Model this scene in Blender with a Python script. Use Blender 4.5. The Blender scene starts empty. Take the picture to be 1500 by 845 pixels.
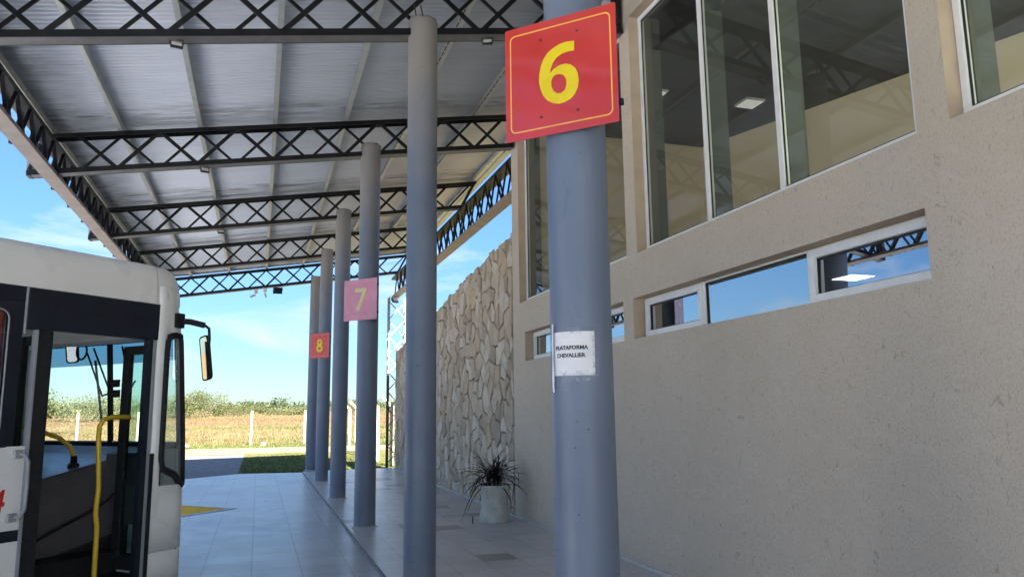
import bpy, bmesh, math, random
import numpy as np
from mathutils import Vector, Matrix
R = math.radians
scene = bpy.context.scene
COL = scene.collection
rng = random.Random(7)

# ------------------------------------------------------------------ materials
def new_mat(name):
    m = bpy.data.materials.new(name); m.use_nodes = True
    nt = m.node_tree; nt.nodes.clear()
    out = nt.nodes.new('ShaderNodeOutputMaterial')
    return m, nt, out

class NT:
    """tiny node helper"""
    def __init__(s, nt): s.nt = nt
    def n(s, t, **k):
        nd = s.nt.nodes.new('ShaderNode' + t)
        for a, b in k.items(): setattr(nd, a, b)
        return nd
    def l(s, a, b): s.nt.links.new(a, b)
    def pos(s, scale=(1, 1, 1), obj=False):
        mp = s.n('Mapping'); mp.inputs['Scale'].default_value = scale
        if obj: s.l(s.n('TexCoord').outputs['Object'], mp.inputs['Vector'])
        else: s.l(s.n('NewGeometry').outputs['Position'], mp.inputs['Vector'])
        return mp.outputs['Vector']
    def noise(s, vec, scale=5, detail=4, rough=.55, dist=0):
        x = s.n('TexNoise'); x.inputs['Scale'].default_value = scale; x.inputs['Detail'].default_value = detail
        x.inputs['Roughness'].default_value = rough; x.inputs['Distortion'].default_value = dist
        s.l(vec, x.inputs['Vector']); return x.outputs['Fac']
    def ramp(s, fac, stops):
        r = s.n('ValToRGB'); e = r.color_ramp.elements
        while len(e) < len(stops): e.new(.5)
        for el, (p, c) in zip(e, stops):
            el.position = p; el.color = (c[0], c[1], c[2], 1) if hasattr(c, '__len__') else (c, c, c, 1)
        s.l(fac, r.inputs['Fac']); return r.outputs['Color']
    def mix(s, fac, a, b, mode='MIX'):
        x = s.n('MixRGB', blend_type=mode)
        for v, i in ((fac, 0), (a, 1), (b, 2)):
            if hasattr(v, 'is_linked') or hasattr(v, 'links'): s.l(v, x.inputs[i])
            elif i == 0: x.inputs[0].default_value = v
            else: x.inputs[i].default_value = (v[0], v[1], v[2], 1)
        return x.outputs['Color']
    def math(s, op, a, b=0.0, clamp=False):
        x = s.n('Math', operation=op, use_clamp=clamp)
        for v, i in ((a, 0), (b, 1)):
            if hasattr(v, 'links'): s.l(v, x.inputs[i])
            else: x.inputs[i].default_value = v
        return x.outputs[0]
    def bump(s, h, strength=.3, dist=.01):
        b = s.n('Bump'); b.inputs['Strength'].default_value = strength; b.inputs['Distance'].default_value = dist
        s.l(h, b.inputs['Height']); return b.outputs['Normal']
    def bsdf(s, out, col, rough=.6, metal=0.0, normal=None, spec=.5):
        p = s.n('BsdfPrincipled')
        for v, k in ((col, 'Base Color'), (rough, 'Roughness'), (metal, 'Metallic')):
            if hasattr(v, 'links'): s.l(v, p.inputs[k])
            elif k == 'Base Color': p.inputs[k].default_value = (v[0], v[1], v[2], 1)
            else: p.inputs[k].default_value = v
        p.inputs['Specular IOR Level'].default_value = spec
        if normal: s.l(normal, p.inputs['Normal'])
        s.l(p.outputs[0], out.inputs['Surface']); return p

def scl(c, k): return tuple(min(1, x * k) for x in c)

def simple(name, col, rough=.5, metal=0.0, var=.12, nscale=6, bump=.0, spec=.5, obj=False):
    """a base colour with uneven wear and roughness"""
    m, nt, out = new_mat(name); h = NT(nt)
    v = h.pos(obj=obj)
    f = h.noise(v, nscale, 5)
    c = h.ramp(f, [(.3, scl(col, 1 - var)), (.7, scl(col, 1 + var))])
    r = h.ramp(h.noise(v, nscale * 2.3, 3), [(.3, max(.02, rough - .08)), (.7, min(1, rough + .08))])
    nrm = h.bump(h.noise(v, nscale * 6, 4), bump, .004) if bump else None
    h.bsdf(out, c, r, metal, nrm, spec)
    return m

def glass(name, tint, refl=.06, rough=.0, blend=.0, gain=1.0):
    m, nt, out = new_mat(name); h = NT(nt)
    tr = h.n('BsdfTransparent'); tr.inputs[0].default_value = (*tint, 1)
    gl = h.n('BsdfGlossy'); gl.inputs['Roughness'].default_value = rough
    gl.inputs['Color'].default_value = (.92, .96, 1, 1)
    g = h.n('NewGeometry'); dt = h.n('VectorMath', operation='DOT_PRODUCT')
    h.l(g.outputs['Incoming'], dt.inputs[0]); h.l(g.outputs['Normal'], dt.inputs[1])
    # both faces of a thin pane reflect alike (Schlick)
    k = h.math('POWER', h.math('SUBTRACT', 1.0, h.math('ABSOLUTE', dt.outputs['Value']), True), 5.0)
    fac = h.math('MINIMUM', h.math('ADD', h.math('MULTIPLY', k, gain), refl), .95)
    mx = h.n('MixShader'); h.l(fac, mx.inputs[0]); h.l(tr.outputs[0], mx.inputs[1]); h.l(gl.outputs[0], mx.inputs[2])
    if blend:
        df = h.n('BsdfDiffuse'); df.inputs[0].default_value = (.5, .5, .48, 1)
        m2 = h.n('MixShader'); m2.inputs[0].default_value = blend
        h.l(mx.outputs[0], m2.inputs[1]); h.l(df.outputs[0], m2.inputs[2]); mx = m2
    h.l(mx.outputs[0], out.inputs['Surface'])
    return m

def emit(name, col, st):
    m, nt, out = new_mat(name); h = NT(nt)
    e = h.n('Emission'); e.inputs[0].default_value = (*col, 1); e.inputs[1].default_value = st
    h.l(e.outputs[0], out.inputs['Surface']); return m

M = {}
def mats():
    # --- plaster facade: scratched textured render
    m, nt, out = new_mat('scratched_plaster'); h = NT(nt)
    v = h.pos(); vs = h.pos((1, 1, .35))
    base = h.ramp(h.noise(v, .55, 4), [(.3, (.585, .51, .42)), (.7, (.65, .57, .475))])
    sc = h.noise(vs, 38, 5, .7, 1.2)
    base = h.mix(h.ramp(sc, [(.29, .75), (.42, 0.0)]), base, (.35, .275, .205))
    pit = h.noise(vs, 15, 3, .6, 2.5)
    base = h.mix(h.ramp(pit, [(.25, .8), (.31, 0.0)]), base, (.26, .20, .15))
    smear = h.noise(h.pos((1, 1.2, .22)), 2.4, 3, .5, .6)
    base = h.mix(h.ramp(h.noise(h.pos((1, 1, .6)), 85, 4, .75), [(.38, .45), (.5, 0.0)]), base, (.36, .29, .22))
    base = h.mix(h.ramp(smear, [(.56, 0.0), (.72, .3)]), base, (.62, .57, .50))
    sp = h.n('SeparateXYZ'); h.l(v, sp.inputs[0]); Z = sp.outputs['Z']; Y = sp.outputs['Y']
    # trowel passes: broad overlapping arcs, a touch lighter or darker
    tw = h.noise(h.pos((1, .8, 1.5)), 1.9, 4, .6, 3.5)
    base = h.mix(h.ramp(tw, [(.36, .10), (.5, 0.0)]), base, (.46, .385, .30)); base = h.mix(h.ramp(tw, [(.56, 0.0), (.68, .16)]), base, (.72, .66, .58))
    # splashed dirt along the floor and a few scuffs
    spl = h.math('SUBTRACT', .55, h.math('ADD', Z, h.math('MULTIPLY', h.noise(v, 5, 5, .65), .55)))
    base = h.mix(h.math('MULTIPLY', h.math('MULTIPLY', spl, 2.6, True), .22), base, (.27, .235, .20))
    scf = h.noise(h.pos((1, .5, 3)), 3.2, 5, .6, 1.0)
    base = h.mix(h.math('MULTIPLY', h.ramp(scf, [(.68, 0.), (.74, .3)]), h.math('LESS_THAN', Z, 1.5)), base, (.30, .26, .22))
    # short crescent scratches left by the float
    wq = h.n('MixRGB', blend_type='ADD'); wq.inputs[0].default_value = .05; nz = h.n('TexNoise'); nz.inputs['Scale'].default_value = 9; nz.inputs['Detail'].default_value = 3
    h.l(h.pos((1, 1, .55)), wq.inputs[1]); h.l(h.pos((1, 1, 1)), nz.inputs['Vector']); h.l(nz.outputs['Color'], wq.inputs[2])
    vo = h.n('TexVoronoi', feature='DISTANCE_TO_EDGE'); vo.inputs['Scale'].default_value = 9; h.l(wq.outputs[0], vo.inputs['Vector'])
    ck = h.math('MULTIPLY', h.ramp(vo.outputs['Distance'], [(.0, .75), (.035, 0.)]), h.ramp(h.noise(v, 11, 2), [(.59, 0.), (.67, .85)]))
    base = h.mix(ck, base, (.30, .24, .185))
    hh = h.mix(.5, h.noise(vs, 45, 6, .75, 1.0), h.noise(v, 160, 3, .8))
    h.bsdf(out, base, .92, 0, h.bump(hh, .42, .005), .2)
    M['plaster'] = m
    M['plaster_jamb'] = simple('smooth_plaster', (.50, .40, .30), .9, 0, .1, 5, .3, .2)
    # --- stones
    for k, c in enumerate([(.50, .43, .34), (.57, .50, .41), (.40, .335, .265), (.53, .43, .32), (.64, .58, .50)]):
        m, nt, out = new_mat('flagstone_%s' % 'abcde'[k]); h = NT(nt); v = h.pos()
        b = h.ramp(h.noise(v, 7, 6, .65), [(.28, scl(c, .72)), (.52, c), (.75, scl(c, 1.15))])
        b = h.mix(h.ramp(h.noise(v, 1.3, 3), [(.4, 0.), (.75, .45)]), b, scl((.55, .42, .30), 1.0))
        h.bsdf(out, b, .85, 0, h.bump(h.noise(v, 22, 6, .7), .6, .012), .25)
        M['stone%d' % k] = m
    M['mortar'] = simple('shadowed_mortar', (.11, .095, .08), .95, 0, .25, 12, .6, .1)
    # --- painted concrete column
    m, nt, out = new_mat('blue_grey_column_paint'); h = NT(nt); v = h.pos()
    b = h.ramp(h.noise(v, 2.2, 4), [(.3, (.135, .172, .245)), (.7, (.165, .205, .285))])
    z = h.n('SeparateXYZ'); h.l(v, z.inputs[0])
    top = h.math('ADD', z.outputs['Z'], h.math('MULTIPLY', h.noise(v, 3, 4), 1.6))
    b = h.mix(h.ramp(h.math('MULTIPLY', h.math('SUBTRACT', top, 4.6), .7, True), [(0., 0.), (1., .85)]), b, (.26, .235, .215))
    chips = h.noise(v, 26, 2, .5)
    b = h.mix(h.ramp(chips, [(.235, 1.), (.25, 0.)]), b, (.05, .045, .05))
    drips = h.noise(h.pos((1, 1, .06)), 16, 3)
    b = h.mix(h.ramp(drips, [(.6, 0.), (.8, .22)]), b, (.25, .27, .31))
    low = h.math('SUBTRACT', .5, h.math('ADD', z.outputs['Z'], h.math('MULTIPLY', h.noise(v, 9, 4), .5)))
    b = h.mix(h.ramp(h.math('MULTIPLY', low, 3., True), [(0., 0.), (1., .5)]), b, (.33, .31, .28))
    rub = h.noise(h.pos((1, 1, .35)), 6, 5, .7, .6)
    b = h.mix(h.ramp(rub, [(.60, 0.), (.72, .35)]), b, (.23, .26, .31)); b = h.mix(h.ramp(rub, [(.30, .4), (.40, 0.)]), b, (.09, .115, .165))
    hgt = h.mix(.5, h.noise(v, 4, 2), h.noise(v, 60, 3))
    h.bsdf(out, b, h.ramp(rub, [(.3, .34), (.7, .58)]), 0, h.bump(hgt, .3, .006), .5)
    M['column'] = m
    M['rebar'] = simple('rusty_rebar', (.07, .045, .03), .8)
    # --- steel
    M['truss'] = simple('black_truss_paint', (.007, .008, .010), .42, 0, .3, 9, .15, .28)
    M['girder'] = simple('dark_girder_paint', (.011, .011, .014), .45, 0, .3, 9, .1, .3)
    M['sunlit_steel'] = simple('sunlit_post_steel', (.27, .28, .285), .5, 0, .1, 9)  # sunlight on the upper lattice post put into the colour
    M['girder_pan'] = simple('girder_bottom_pan', (.28, .225, .20), .55, 0, .15, 5, .1)
    M['truss_pan'] = simple('truss_underside', (.16, .15, .145), .5, 0, .2, 5, .1)
    M['galv'] = simple('galvanised_purlin', (.50, .50, .47), .42, .35, .12, 8)
    m, nt, out = new_mat('zinc_sheet_underside'); h = NT(nt); v = h.pos()
    b = h.ramp(h.noise(h.pos((.25, 1.2, 1)), 3.0, 4), [(.3, (.60, .635, .70)), (.7, (.68, .71, .775))])
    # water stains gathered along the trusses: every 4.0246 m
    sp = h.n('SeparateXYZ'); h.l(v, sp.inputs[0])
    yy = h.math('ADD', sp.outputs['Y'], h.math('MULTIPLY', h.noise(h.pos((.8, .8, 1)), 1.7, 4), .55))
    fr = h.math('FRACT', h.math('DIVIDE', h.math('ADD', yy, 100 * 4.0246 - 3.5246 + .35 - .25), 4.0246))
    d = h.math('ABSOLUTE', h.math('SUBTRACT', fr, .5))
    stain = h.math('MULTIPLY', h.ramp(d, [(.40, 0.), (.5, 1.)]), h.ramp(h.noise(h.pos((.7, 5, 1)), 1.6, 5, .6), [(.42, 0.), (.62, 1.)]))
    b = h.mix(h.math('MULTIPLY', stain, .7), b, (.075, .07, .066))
    lft = h.math('MULTIPLY', h.math('SUBTRACT', -2.15, sp.outputs['X']), 1.3, True)
    blot = h.ramp(h.noise(h.pos((1.1, 2.6, 1)), 2.0, 5, .6), [(.42, 0.), (.62, 1.)])
    b = h.mix(h.math('MULTIPLY', h.math('MULTIPLY', lft, blot), .6), b, (.07, .07, .075))
    h.bsdf(out, b, .5, .12, None, .4)
    M['sheet'] = m
    # --- ground
    def tiles(name, cell, mortar, ca, cb, dark, thr, joint, rough):
        m, nt, out = new_mat(name); h = NT(nt); v = h.pos()
        br = h.n('TexBrick'); br.offset = 0; br.squash = 1
        br.inputs['Scale'].default_value = 1; br.inputs['Mortar Size'].default_value = mortar
        br.inputs['Brick Width'].default_value = cell[0]; br.inputs['Row Height'].default_value = cell[1]
        br.inputs['Color1'].default_value = (0, 0, 0, 1); br.inputs['Color2'].default_value = (1, 1, 1, 1)
        br.inputs['Mortar'].default_value = (0, 0, 0, 1); br.inputs['Mortar Smooth'].default_value = .3
        jig = h.n('MixRGB', blend_type='ADD'); jig.inputs[0].default_value = .006
        nz = h.n('TexNoise'); nz.inputs['Scale'].default_value = 3; h.l(v, nz.inputs['Vector'])
        h.l(v, jig.inputs[1]); h.l(nz.outputs['Color'], jig.inputs[2]); h.l(jig.outputs[0], br.inputs['Vector'])
        base = h.ramp(h.noise(v, 1.1, 5, .6), [(.3, ca), (.7, cb)])
        base = h.mix(h.math('MULTIPLY', br.outputs['Color'], .28), base, scl(ca, .72))
        if thr < 1: base = h.mix(h.ramp(br.outputs['Color'], [(thr, 0.), (thr + .02, .85)]), base, dark)
        scuff = h.noise(h.pos((1, 2.5, 1)), 3.5, 6, .7, .8)
        base = h.mix(h.ramp(scuff, [(.55, 0.), (.8, .35)]), base, scl(cb, 1.25))
        spots = h.noise(v, 9, 3, .5)
        base = h.mix(h.ramp(spots, [(.24, .6), (.3, 0.)]), base, scl(ca, .45))
        patch = h.noise(v, .45, 4, .6, .8)
        base = h.mix(h.ramp(patch, [(.35, .38), (.52, 0.)]), base, scl(ca, .62))
        oil = h.noise(h.pos((1, .45, 1)), 1.1, 4, .55, .4)
        base = h.mix(h.ramp(oil, [(.66, 0.), (.74, .55)]), base, scl(ca, .38))
        base = h.mix(h.math('MULTIPLY', br.outputs['Fac'], joint[3]), base, joint[:3])
        rg = h.ramp(h.noise(v, 2.0, 5, .65), [(.3, rough - .04), (.7, rough + .06)])
        hgt = h.math('SUBTRACT', h.math('MULTIPLY', h.noise(v, 30, 4), .25), br.outputs['Fac'])
        h.bsdf(out, base, rg, 0, h.bump(hgt, .35, .004), .5)
        return m
    M['tiles'] = tiles('platform_tiles', (.4, .4), .004, (.52, .52, .53), (.61, .605, .605), (.23, .205, .205), .915, (.20, .20, .205, .8), .34)
    M['slabs'] = tiles('apron_slabs', (.5, .5), .006, (.46, .475, .49), (.56, .57, .58), (.3, .3, .3), 1.0, (.20, .205, .21, .8), .33)
    M['kerb'] = simple('platform_kerb', (.26, .26, .27), .8, 0, .25, 14, .3)
    M['skirting'] = simple('cement_fillet', (.55, .54, .52), .85, 0, .15, 14, .4)
    M['yellow_paint'] = simple('worn_yellow_road_paint', (.88, .52, .05), .9, 0, .18, 4, .2, .1)
    M['white_paint'] = simple('worn_white_road_paint', (.68, .68, .66), .6, 0, .15, 8, .2)
    M['asphalt'] = simple('grey_asphalt', (.155, .145, .14), .85, 0, .25, 5, .5, .3)
    M['dirt'] = simple('pale_dirt_road', (.215, .165, .115), .95, 0, .2, 1.2, .4, .1)
    m, nt, out = new_mat('dry_field'); h = NT(nt); v = h.pos()
    a = h.ramp(h.noise(h.pos((.35, 1, 1)), .09, 6, .65), [(.33, (.12, .10, .03)), (.45, (.165, .125, .065)), (.56, (.15, .095, .055)), (.68, (.19, .15, .08))])
    a = h.mix(h.ramp(h.noise(v, 2.2, 5, .7), [(.35, .5), (.65, 0.)]), a, (.10, .085, .03))
    h.bsdf(out, a, .95, 0, h.bump(h.noise(v, 6, 5), .8, .1), .1)
    M['field'] = m
    m, nt, out = new_mat('lawn_ground'); h = NT(nt); v = h.pos()
    a = h.ramp(h.noise(v, .8, 6, .7), [(.3, (.06, .085, .022)), (.52, (.115, .12, .035)), (.72, (.19, .15, .07))])
    h.bsdf(out, a, .95, 0, h.bump(h.noise(v, 20, 4), .8, .05), .1)
    M['lawn'] = m
    for nm, c in (('grass_green', (.075, .125, .028)), ('grass_olive', (.135, .13, .055)), ('grass_tan', (.19, .155, .08)), ('grass_rust', (.15, .095, .055)), ('grass_tan_dark', (.165, .12, .065)),
                  ('leaf_light', (.125, .13, .06)), ('leaf_mid', (.09, .105, .045)), ('leaf_dark', (.055, .07, .034)), ('leaf_far', (.05, .075, .045))):
        m, nt, out = new_mat(nm); h = NT(nt)
        b = h.ramp(h.noise(h.pos(), 1.1, 3), [(.3, scl(c, .7)), (.7, scl(c, 1.3))])
        df = h.n('BsdfDiffuse'); h.l(b, df.inputs[0]); tl = h.n('BsdfTranslucent'); h.l(b, tl.inputs[0])
        mx = h.n('MixShader'); mx.inputs[0].default_value = .35
        h.l(df.outputs[0], mx.inputs[1]); h.l(tl.outputs[0], mx.inputs[2]); h.l(mx.outputs[0], out.inputs['Surface'])
        M[nm] = m
    M['bark'] = simple('grey_brown_bark', (.12, .09, .065), .9, 0, .3, 9, .6, .1)
    M['cordyline'] = simple('dark_purple_leaf', (.036, .026, .024), .45, 0, .6, 5, 0, .4, True)
    M['pot'] = simple('off_white_cement_pot', (.56, .55, .50), .85, 0, .16, 7, .5, .2)
    M['soil'] = simple('dark_soil', (.03, .022, .016), .95, 0, .4, 30, .8, .1)
    M['post'] = simple('pale_concrete_post', (.38, .34, .265), .9, 0, .15, 6, .5, .1)
    M['wire'] = simple('galvanised_wire', (.16, .15, .13), .6, .3)
    # --- signs and paper
    M['sign_red'] = simple('gloss_red_sign', (.57, .045, .04), .14, 0, .07, 3, 0, .55, True)
    M['sign_pink'] = simple('pale_pink_sign', (.74, .29, .39), .25, 0, .07, 3, 0, .5, True)  # pink base colour, paler than the other sign panels
    M['sign_orange_red'] = simple('sun_bleached_red_sign', (.62, .06, .045), .3, 0, .07, 3, 0, .5, True)
    for k in ('sign_red', 'sign_pink', 'sign_orange_red'):
        p = next(n for n in M[k].node_tree.nodes if n.type == 'BSDF_PRINCIPLED'); p.inputs['Coat Weight'].default_value = .6; p.inputs['Coat Roughness'].default_value = .05
    M['sign_yellow'] = simple('yellow_sign_vinyl', (.80, .62, .015), .3, 0, .04, 3)
    M['sign_cream'] = simple('pale_yellow_vinyl', (.78, .66, .33), .35, 0, .06, 3)
    M['sign_border'] = simple('yellow_border_vinyl', (.90, .50, .09), .3, 0, .04, 3)
    M['sign_pale_border'] = simple('pale_pink_border', (.72, .36, .42), .35, 0, .06, 3)
    M['screw'] = simple('dark_screw_head', (.10, .02, .02), .5)
    M['paper'] = simple('white_printer_paper', (.80, .80, .82), .7, 0, .04, 12, .25, .3)
    M['ink'] = simple('black_ink', (.02, .02, .022), .7)
    m, nt, out = new_mat('clear_tape'); h = NT(nt)
    tr = h.n('BsdfTransparent'); gl = h.n('BsdfPrincipled'); gl.inputs['Base Color'].default_value = (.62, .66, .72, 1); gl.inputs['Roughness'].default_value = .12
    f = h.ramp(h.noise(h.pos(), 30, 2, .5, 1.0), [(.45, .06), (.72, .40)]); mx = h.n('MixShader')
    h.l(f, mx.inputs[0]); h.l(tr.outputs[0], mx.inputs[1]); h.l(gl.outputs[0], mx.inputs[2]); h.l(mx.outputs[0], out.inputs['Surface'])
    nb = h.bump(h.noise(h.pos(), 90, 3), .9, .004); h.l(nb, gl.inputs['Normal'])
    M['tape'] = m
    # --- windows
    M['alu'] = simple('white_aluminium', (.86, .87, .88), .4, 0, .05, 9, 0, .5)
    M['gasket'] = simple('black_gasket', (.012, .012, .013), .5)
    M['post_in'] = simple('inner_window_post', (.085, .095, .085), .6)
    M['glass_big'] = glass('tinted_window_glass', (.80, .84, .79), .075, 0, .035)
    M['glass_strip'] = glass('reflective_strip_glass', (.16, .20, .22), .46, 0)
    M['room_wall'] = simple('beige_room_wall', (.86, .72, .54), .9, 0, .06, .7, .1, .2)
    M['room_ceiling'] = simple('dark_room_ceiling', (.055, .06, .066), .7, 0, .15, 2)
    M['room_floor'] = simple('room_floor', (.72, .66, .56), .5)
    M['lamp'] = emit('lit_lamp_panel', (1, .97, .9), .065)
    M['lamp_bright'] = emit('bright_lamp_panel', (1, .97, .92), 1.9)
    M['lamp_rim'] = simple('lamp_rim', (.6, .6, .58), .5)
    M['roofing'] = simple('metal_roofing', (.42, .43, .44), .5, .3)
    # --- floodlights
    M['lamp_body'] = simple('black_lamp_housing', (.02, .021, .024), .5)
    M['led'] = simple('frosted_led_glass', (.75, .76, .74), .3)
    M['cam_white'] = simple('white_camera_plastic', (.62, .60, .60), .4)
    # --- bus
    M['bus_white'] = simple('white_bus_paint', (.80, .79, .76), .32, 0, .05, 1.6, .04, .5)
    M['bus_grey'] = simple('grey_bus_trim', (.30, .31, .33), .45, 0, .1, 6)
    M['bus_black'] = simple('black_bus_panel', (.009, .012, .022), .42, 0, .3, 5, .03, .3)
    M['rubber'] = simple('black_rubber', (.016, .016, .017), .7, 0, .3, 20, .2, .3)
    M['bus_in'] = simple('dark_bus_interior', (.022, .022, .024), .6, 0, .25, 7, .1, .4)
    M['bus_plastic'] = simple('charcoal_bus_plastic', (.11, .105, .112), .36, 0, .12, 5, .06, .5)
    M['bus_dash'] = simple('sky_tinted_dash', (.27, .39, .52), .35, 0, .1, 5, 0, .6)  # blue of the sky reflected in the dash top is put into its colour
    M['bus_ceiling'] = simple('grey_bus_lining', (.72, .71, .68), .7, 0, .06, 4)
    M['bus_glass'] = glass('bus_glass', (.88, .96, .94), .04)
    M['bus_glass_corner'] = glass('bus_corner_glass', (.82, .95, .90), .28)
    M['bus_glass_dark'] = glass('bus_side_glass', (.55, .58, .58), .05)
    m, nt, out = new_mat('blue_sun_strip'); h = NT(nt); tr = h.n('BsdfTransparent'); tr.inputs[0].default_value = (.16, .30, .42, 1)
    h.l(tr.outputs[0], out.inputs['Surface']); M['sunstrip'] = m
    M['yellow_rail'] = simple('yellow_handrail', (.70, .46, .02), .35, 0, .06, 8)
    M['chrome'] = simple('dull_metal', (.45, .46, .48), .35, .7)
    m, nt, out = new_mat('mirror_silver'); h = NT(nt); h.bsdf(out, (.85, .85, .85), .03, 1.0); M['mirror'] = m
    M['red_paint'] = simple('red_lettering', (.55, .02, .02), .4)
    M['curtain'] = simple('red_curtain', (.50, .06, .035), .9, 0, .2, 12)
    M['seat'] = simple('seat_cloth', (.06, .07, .12), .9, 0, .3, 14)
    M['tyre'] = simple('tyre_rubber', (.02, .02, .02), .85, 0, .2, 20, .3)
mats()

# ------------------------------------------------------------------ mesh builder
class MB:
    def __init__(s): s.v = []; s.f = []; s.mi = []
    def add(s, vs, fs, mi=0):
        o = len(s.v); s.v += [tuple(p) for p in vs]
        for f in fs: s.f.append(tuple(i + o for i in f)); s.mi.append(mi)
    def box(s, c, d, mtx=None, mi=0):
        x, y, z = d[0] / 2, d[1] / 2, d[2] / 2
        vs = [Vector((a * x, b * y, e * z)) for a in (-1, 1) for b in (-1, 1) for e in (-1, 1)]
        if mtx: vs = [mtx @ p for p in vs]
        c = Vector(c); vs = [p + c for p in vs]
        s.add(vs, [(0, 1, 3, 2), (4, 6, 7, 5), (0, 4, 5, 1), (2, 3, 7, 6), (0, 2, 6, 4), (1, 5, 7, 3)], mi); return s
    def span(s, a, b, mi=0):
        a, b = Vector(a), Vector(b)
        return s.box((a + b) / 2, [abs(b[i] - a[i]) for i in range(3)], None, mi)
    def bar(s, p, q, w, h, up=(0, 0, 1), mi=0):
        p, q = Vector(p), Vector(q); d = (q - p); L = d.length; d.normalize()
        u = Vector(up); x = d.cross(u)
        if x.length < 1e-4: x = d.cross(Vector((0, 1, 0)))
        x.normalize(); u = x.cross(d).normalized()
        m = Matrix((x, d, u)).transposed()
        return s.box((p + q) / 2, (w, L, h), m, mi)
    def tube(s, pts, r, n=8, cap=True, mi=0):
        pts = [Vector(p) for p in pts]; rs = r if hasattr(r, '__len__') else [r] * len(pts)
        o = []; prev = None
        for i, p in enumerate(pts):
            t = (pts[min(i + 1, len(pts) - 1)] - pts[max(i - 1, 0)]).normalized()
            if prev is None:
                a = t.cross(Vector((0, 0, 1)))
                if a.length < .05: a = t.cross(Vector((0, 1, 0)))
            else: a = prev - t * prev.dot(t)
            a.normalize(); prev = a; b = t.cross(a)
            o.append([p + (a * math.cos(2 * math.pi * k / n) + b * math.sin(2 * math.pi * k / n)) * rs[i] for k in range(n)])
        vs = [q for ring in o for q in ring]; fs = []
        for i in range(len(o) - 1):
            for k in range(n):
                k2 = (k + 1) % n; fs.append((i * n + k, i * n + k2, (i + 1) * n + k2, (i + 1) * n + k))
        if cap: fs += [tuple(range(n))[::-1], tuple((len(o) - 1) * n + k for k in range(n))]
        s.add(vs, fs, mi); return s
    def lathe(s, c, prof, n=32, cap=True, mi=0):
        c = Vector(c); vs = []; fs = []
        for r, z in prof: vs += [c + Vector((r * math.cos(2 * math.pi * k / n), r * math.sin(2 * math.pi * k / n), z)) for k in range(n)]
        for i in range(len(prof) - 1):
            for k in range(n):
                k2 = (k + 1) % n; fs.append((i * n + k, i * n + k2, (i + 1) * n + k2, (i + 1) * n + k))
        if cap: fs += [tuple(range(n))[::-1], tuple((len(prof) - 1) * n + k for k in range(n))]
        s.add(vs, fs, mi); return s
    def grid(s, rows, mi=0, skip=None):
        n = len(rows[0]); vs = [p for r in rows for p in r]; fs = []
        for i in range(len(rows) - 1):
            for k in range(n - 1):
                if skip and skip(i, k): continue
                fs.append((i * n + k, i * n + k + 1, (i + 1) * n + k + 1, (i + 1) * n + k))
        s.add(vs, fs, mi); return s
    def prism(s, poly, off, mi=0):
        """planar polygon (3-D points) extruded by vector off"""
        off = Vector(off); a = [Vector(p) for p in poly]; n = len(a)
        s.add(a + [p + off for p in a], [tuple(range(n))[::-1], tuple(range(n, 2 * n))] + [(i, (i + 1) % n, (i + 1) % n + n, i + n) for i in range(n)], mi); return s
    def build(s, name, mat, parent=None, smooth=False, bevel=0, recalc=True, angle=40):
        me = bpy.data.meshes.new(name)
        vs = s.v
        if parent is not None:
            inv = WORLD[parent.name].inverted(); vs = [tuple(inv @ Vector(p)) for p in vs]
        me.from_pydata(vs, [], s.f)
        ms = mat if isinstance(mat, (list, tuple)) else [mat]
        for m in ms: me.materials.append(m)
        if len(ms) > 1: me.polygons.foreach_set('material_index', s.mi)
        if recalc:
            bm = bmesh.new(); bm.from_mesh(me); bmesh.ops.recalc_face_normals(bm, faces=bm.faces); bm.to_mesh(me); bm.free()
        if smooth:
            me.polygons.foreach_set('use_smooth', [True] * len(me.polygons))
            me.set_sharp_from_angle(angle=R(angle))
        me.update()
        o = bpy.data.objects.new(name, me); COL.objects.link(o)
        if parent is not None: o.parent = parent; WORLD[o.name] = WORLD[parent.name]
        else: WORLD[o.name] = Matrix.Identity(4)
        if bevel:
            b = o.modifiers.new('bevel', 'BEVEL'); b.width = bevel; b.segments = 2; b.limit_method = 'ANGLE'; b.angle_limit = R(40)
        return o
WORLD = {}
def thing(name, label, cat, loc=(0, 0, 0), rz=0, group=None):
    o = bpy.data.objects.new(name, None); COL.objects.link(o)
    o.empty_display_size = .3
    o.location = loc; o.rotation_euler = (0, 0, rz)
    WORLD[o.name] = Matrix.Translation(loc) @ Matrix.Rotation(rz, 4, 'Z')
    return tag(o, label, cat, group)
def tag(o, label, cat, group=None):
    o['label'] = label; o['category'] = cat
    if group: o['group'] = group
    return o
def kind(o, k): o['kind'] = k; return o
def copy_tree(o, parent=None):
    c = o.copy(); COL.objects.link(c)
    if parent is not None: c.parent = parent
    for ch in list(o.children): copy_tree(ch, c)
    return c
def flat_shape(name, loops, thick, to_world, mat, parent):
    """filled 2-D outline with holes, given thickness and mapped to world"""
    cu = bpy.data.curves.new('outline', 'CURVE'); cu.dimensions = '2D'; cu.fill_mode = 'BOTH'; cu.extrude = thick / 2
    for lp in loops:
        sp = cu.splines.new('POLY'); sp.points.add(len(lp) - 1); sp.use_cyclic_u = True
        for pt, (x, y) in zip(sp.points, lp): pt.co = (x, y, 0, 1)
    return curve_mesh(name, cu, to_world, mat, parent)
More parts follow.
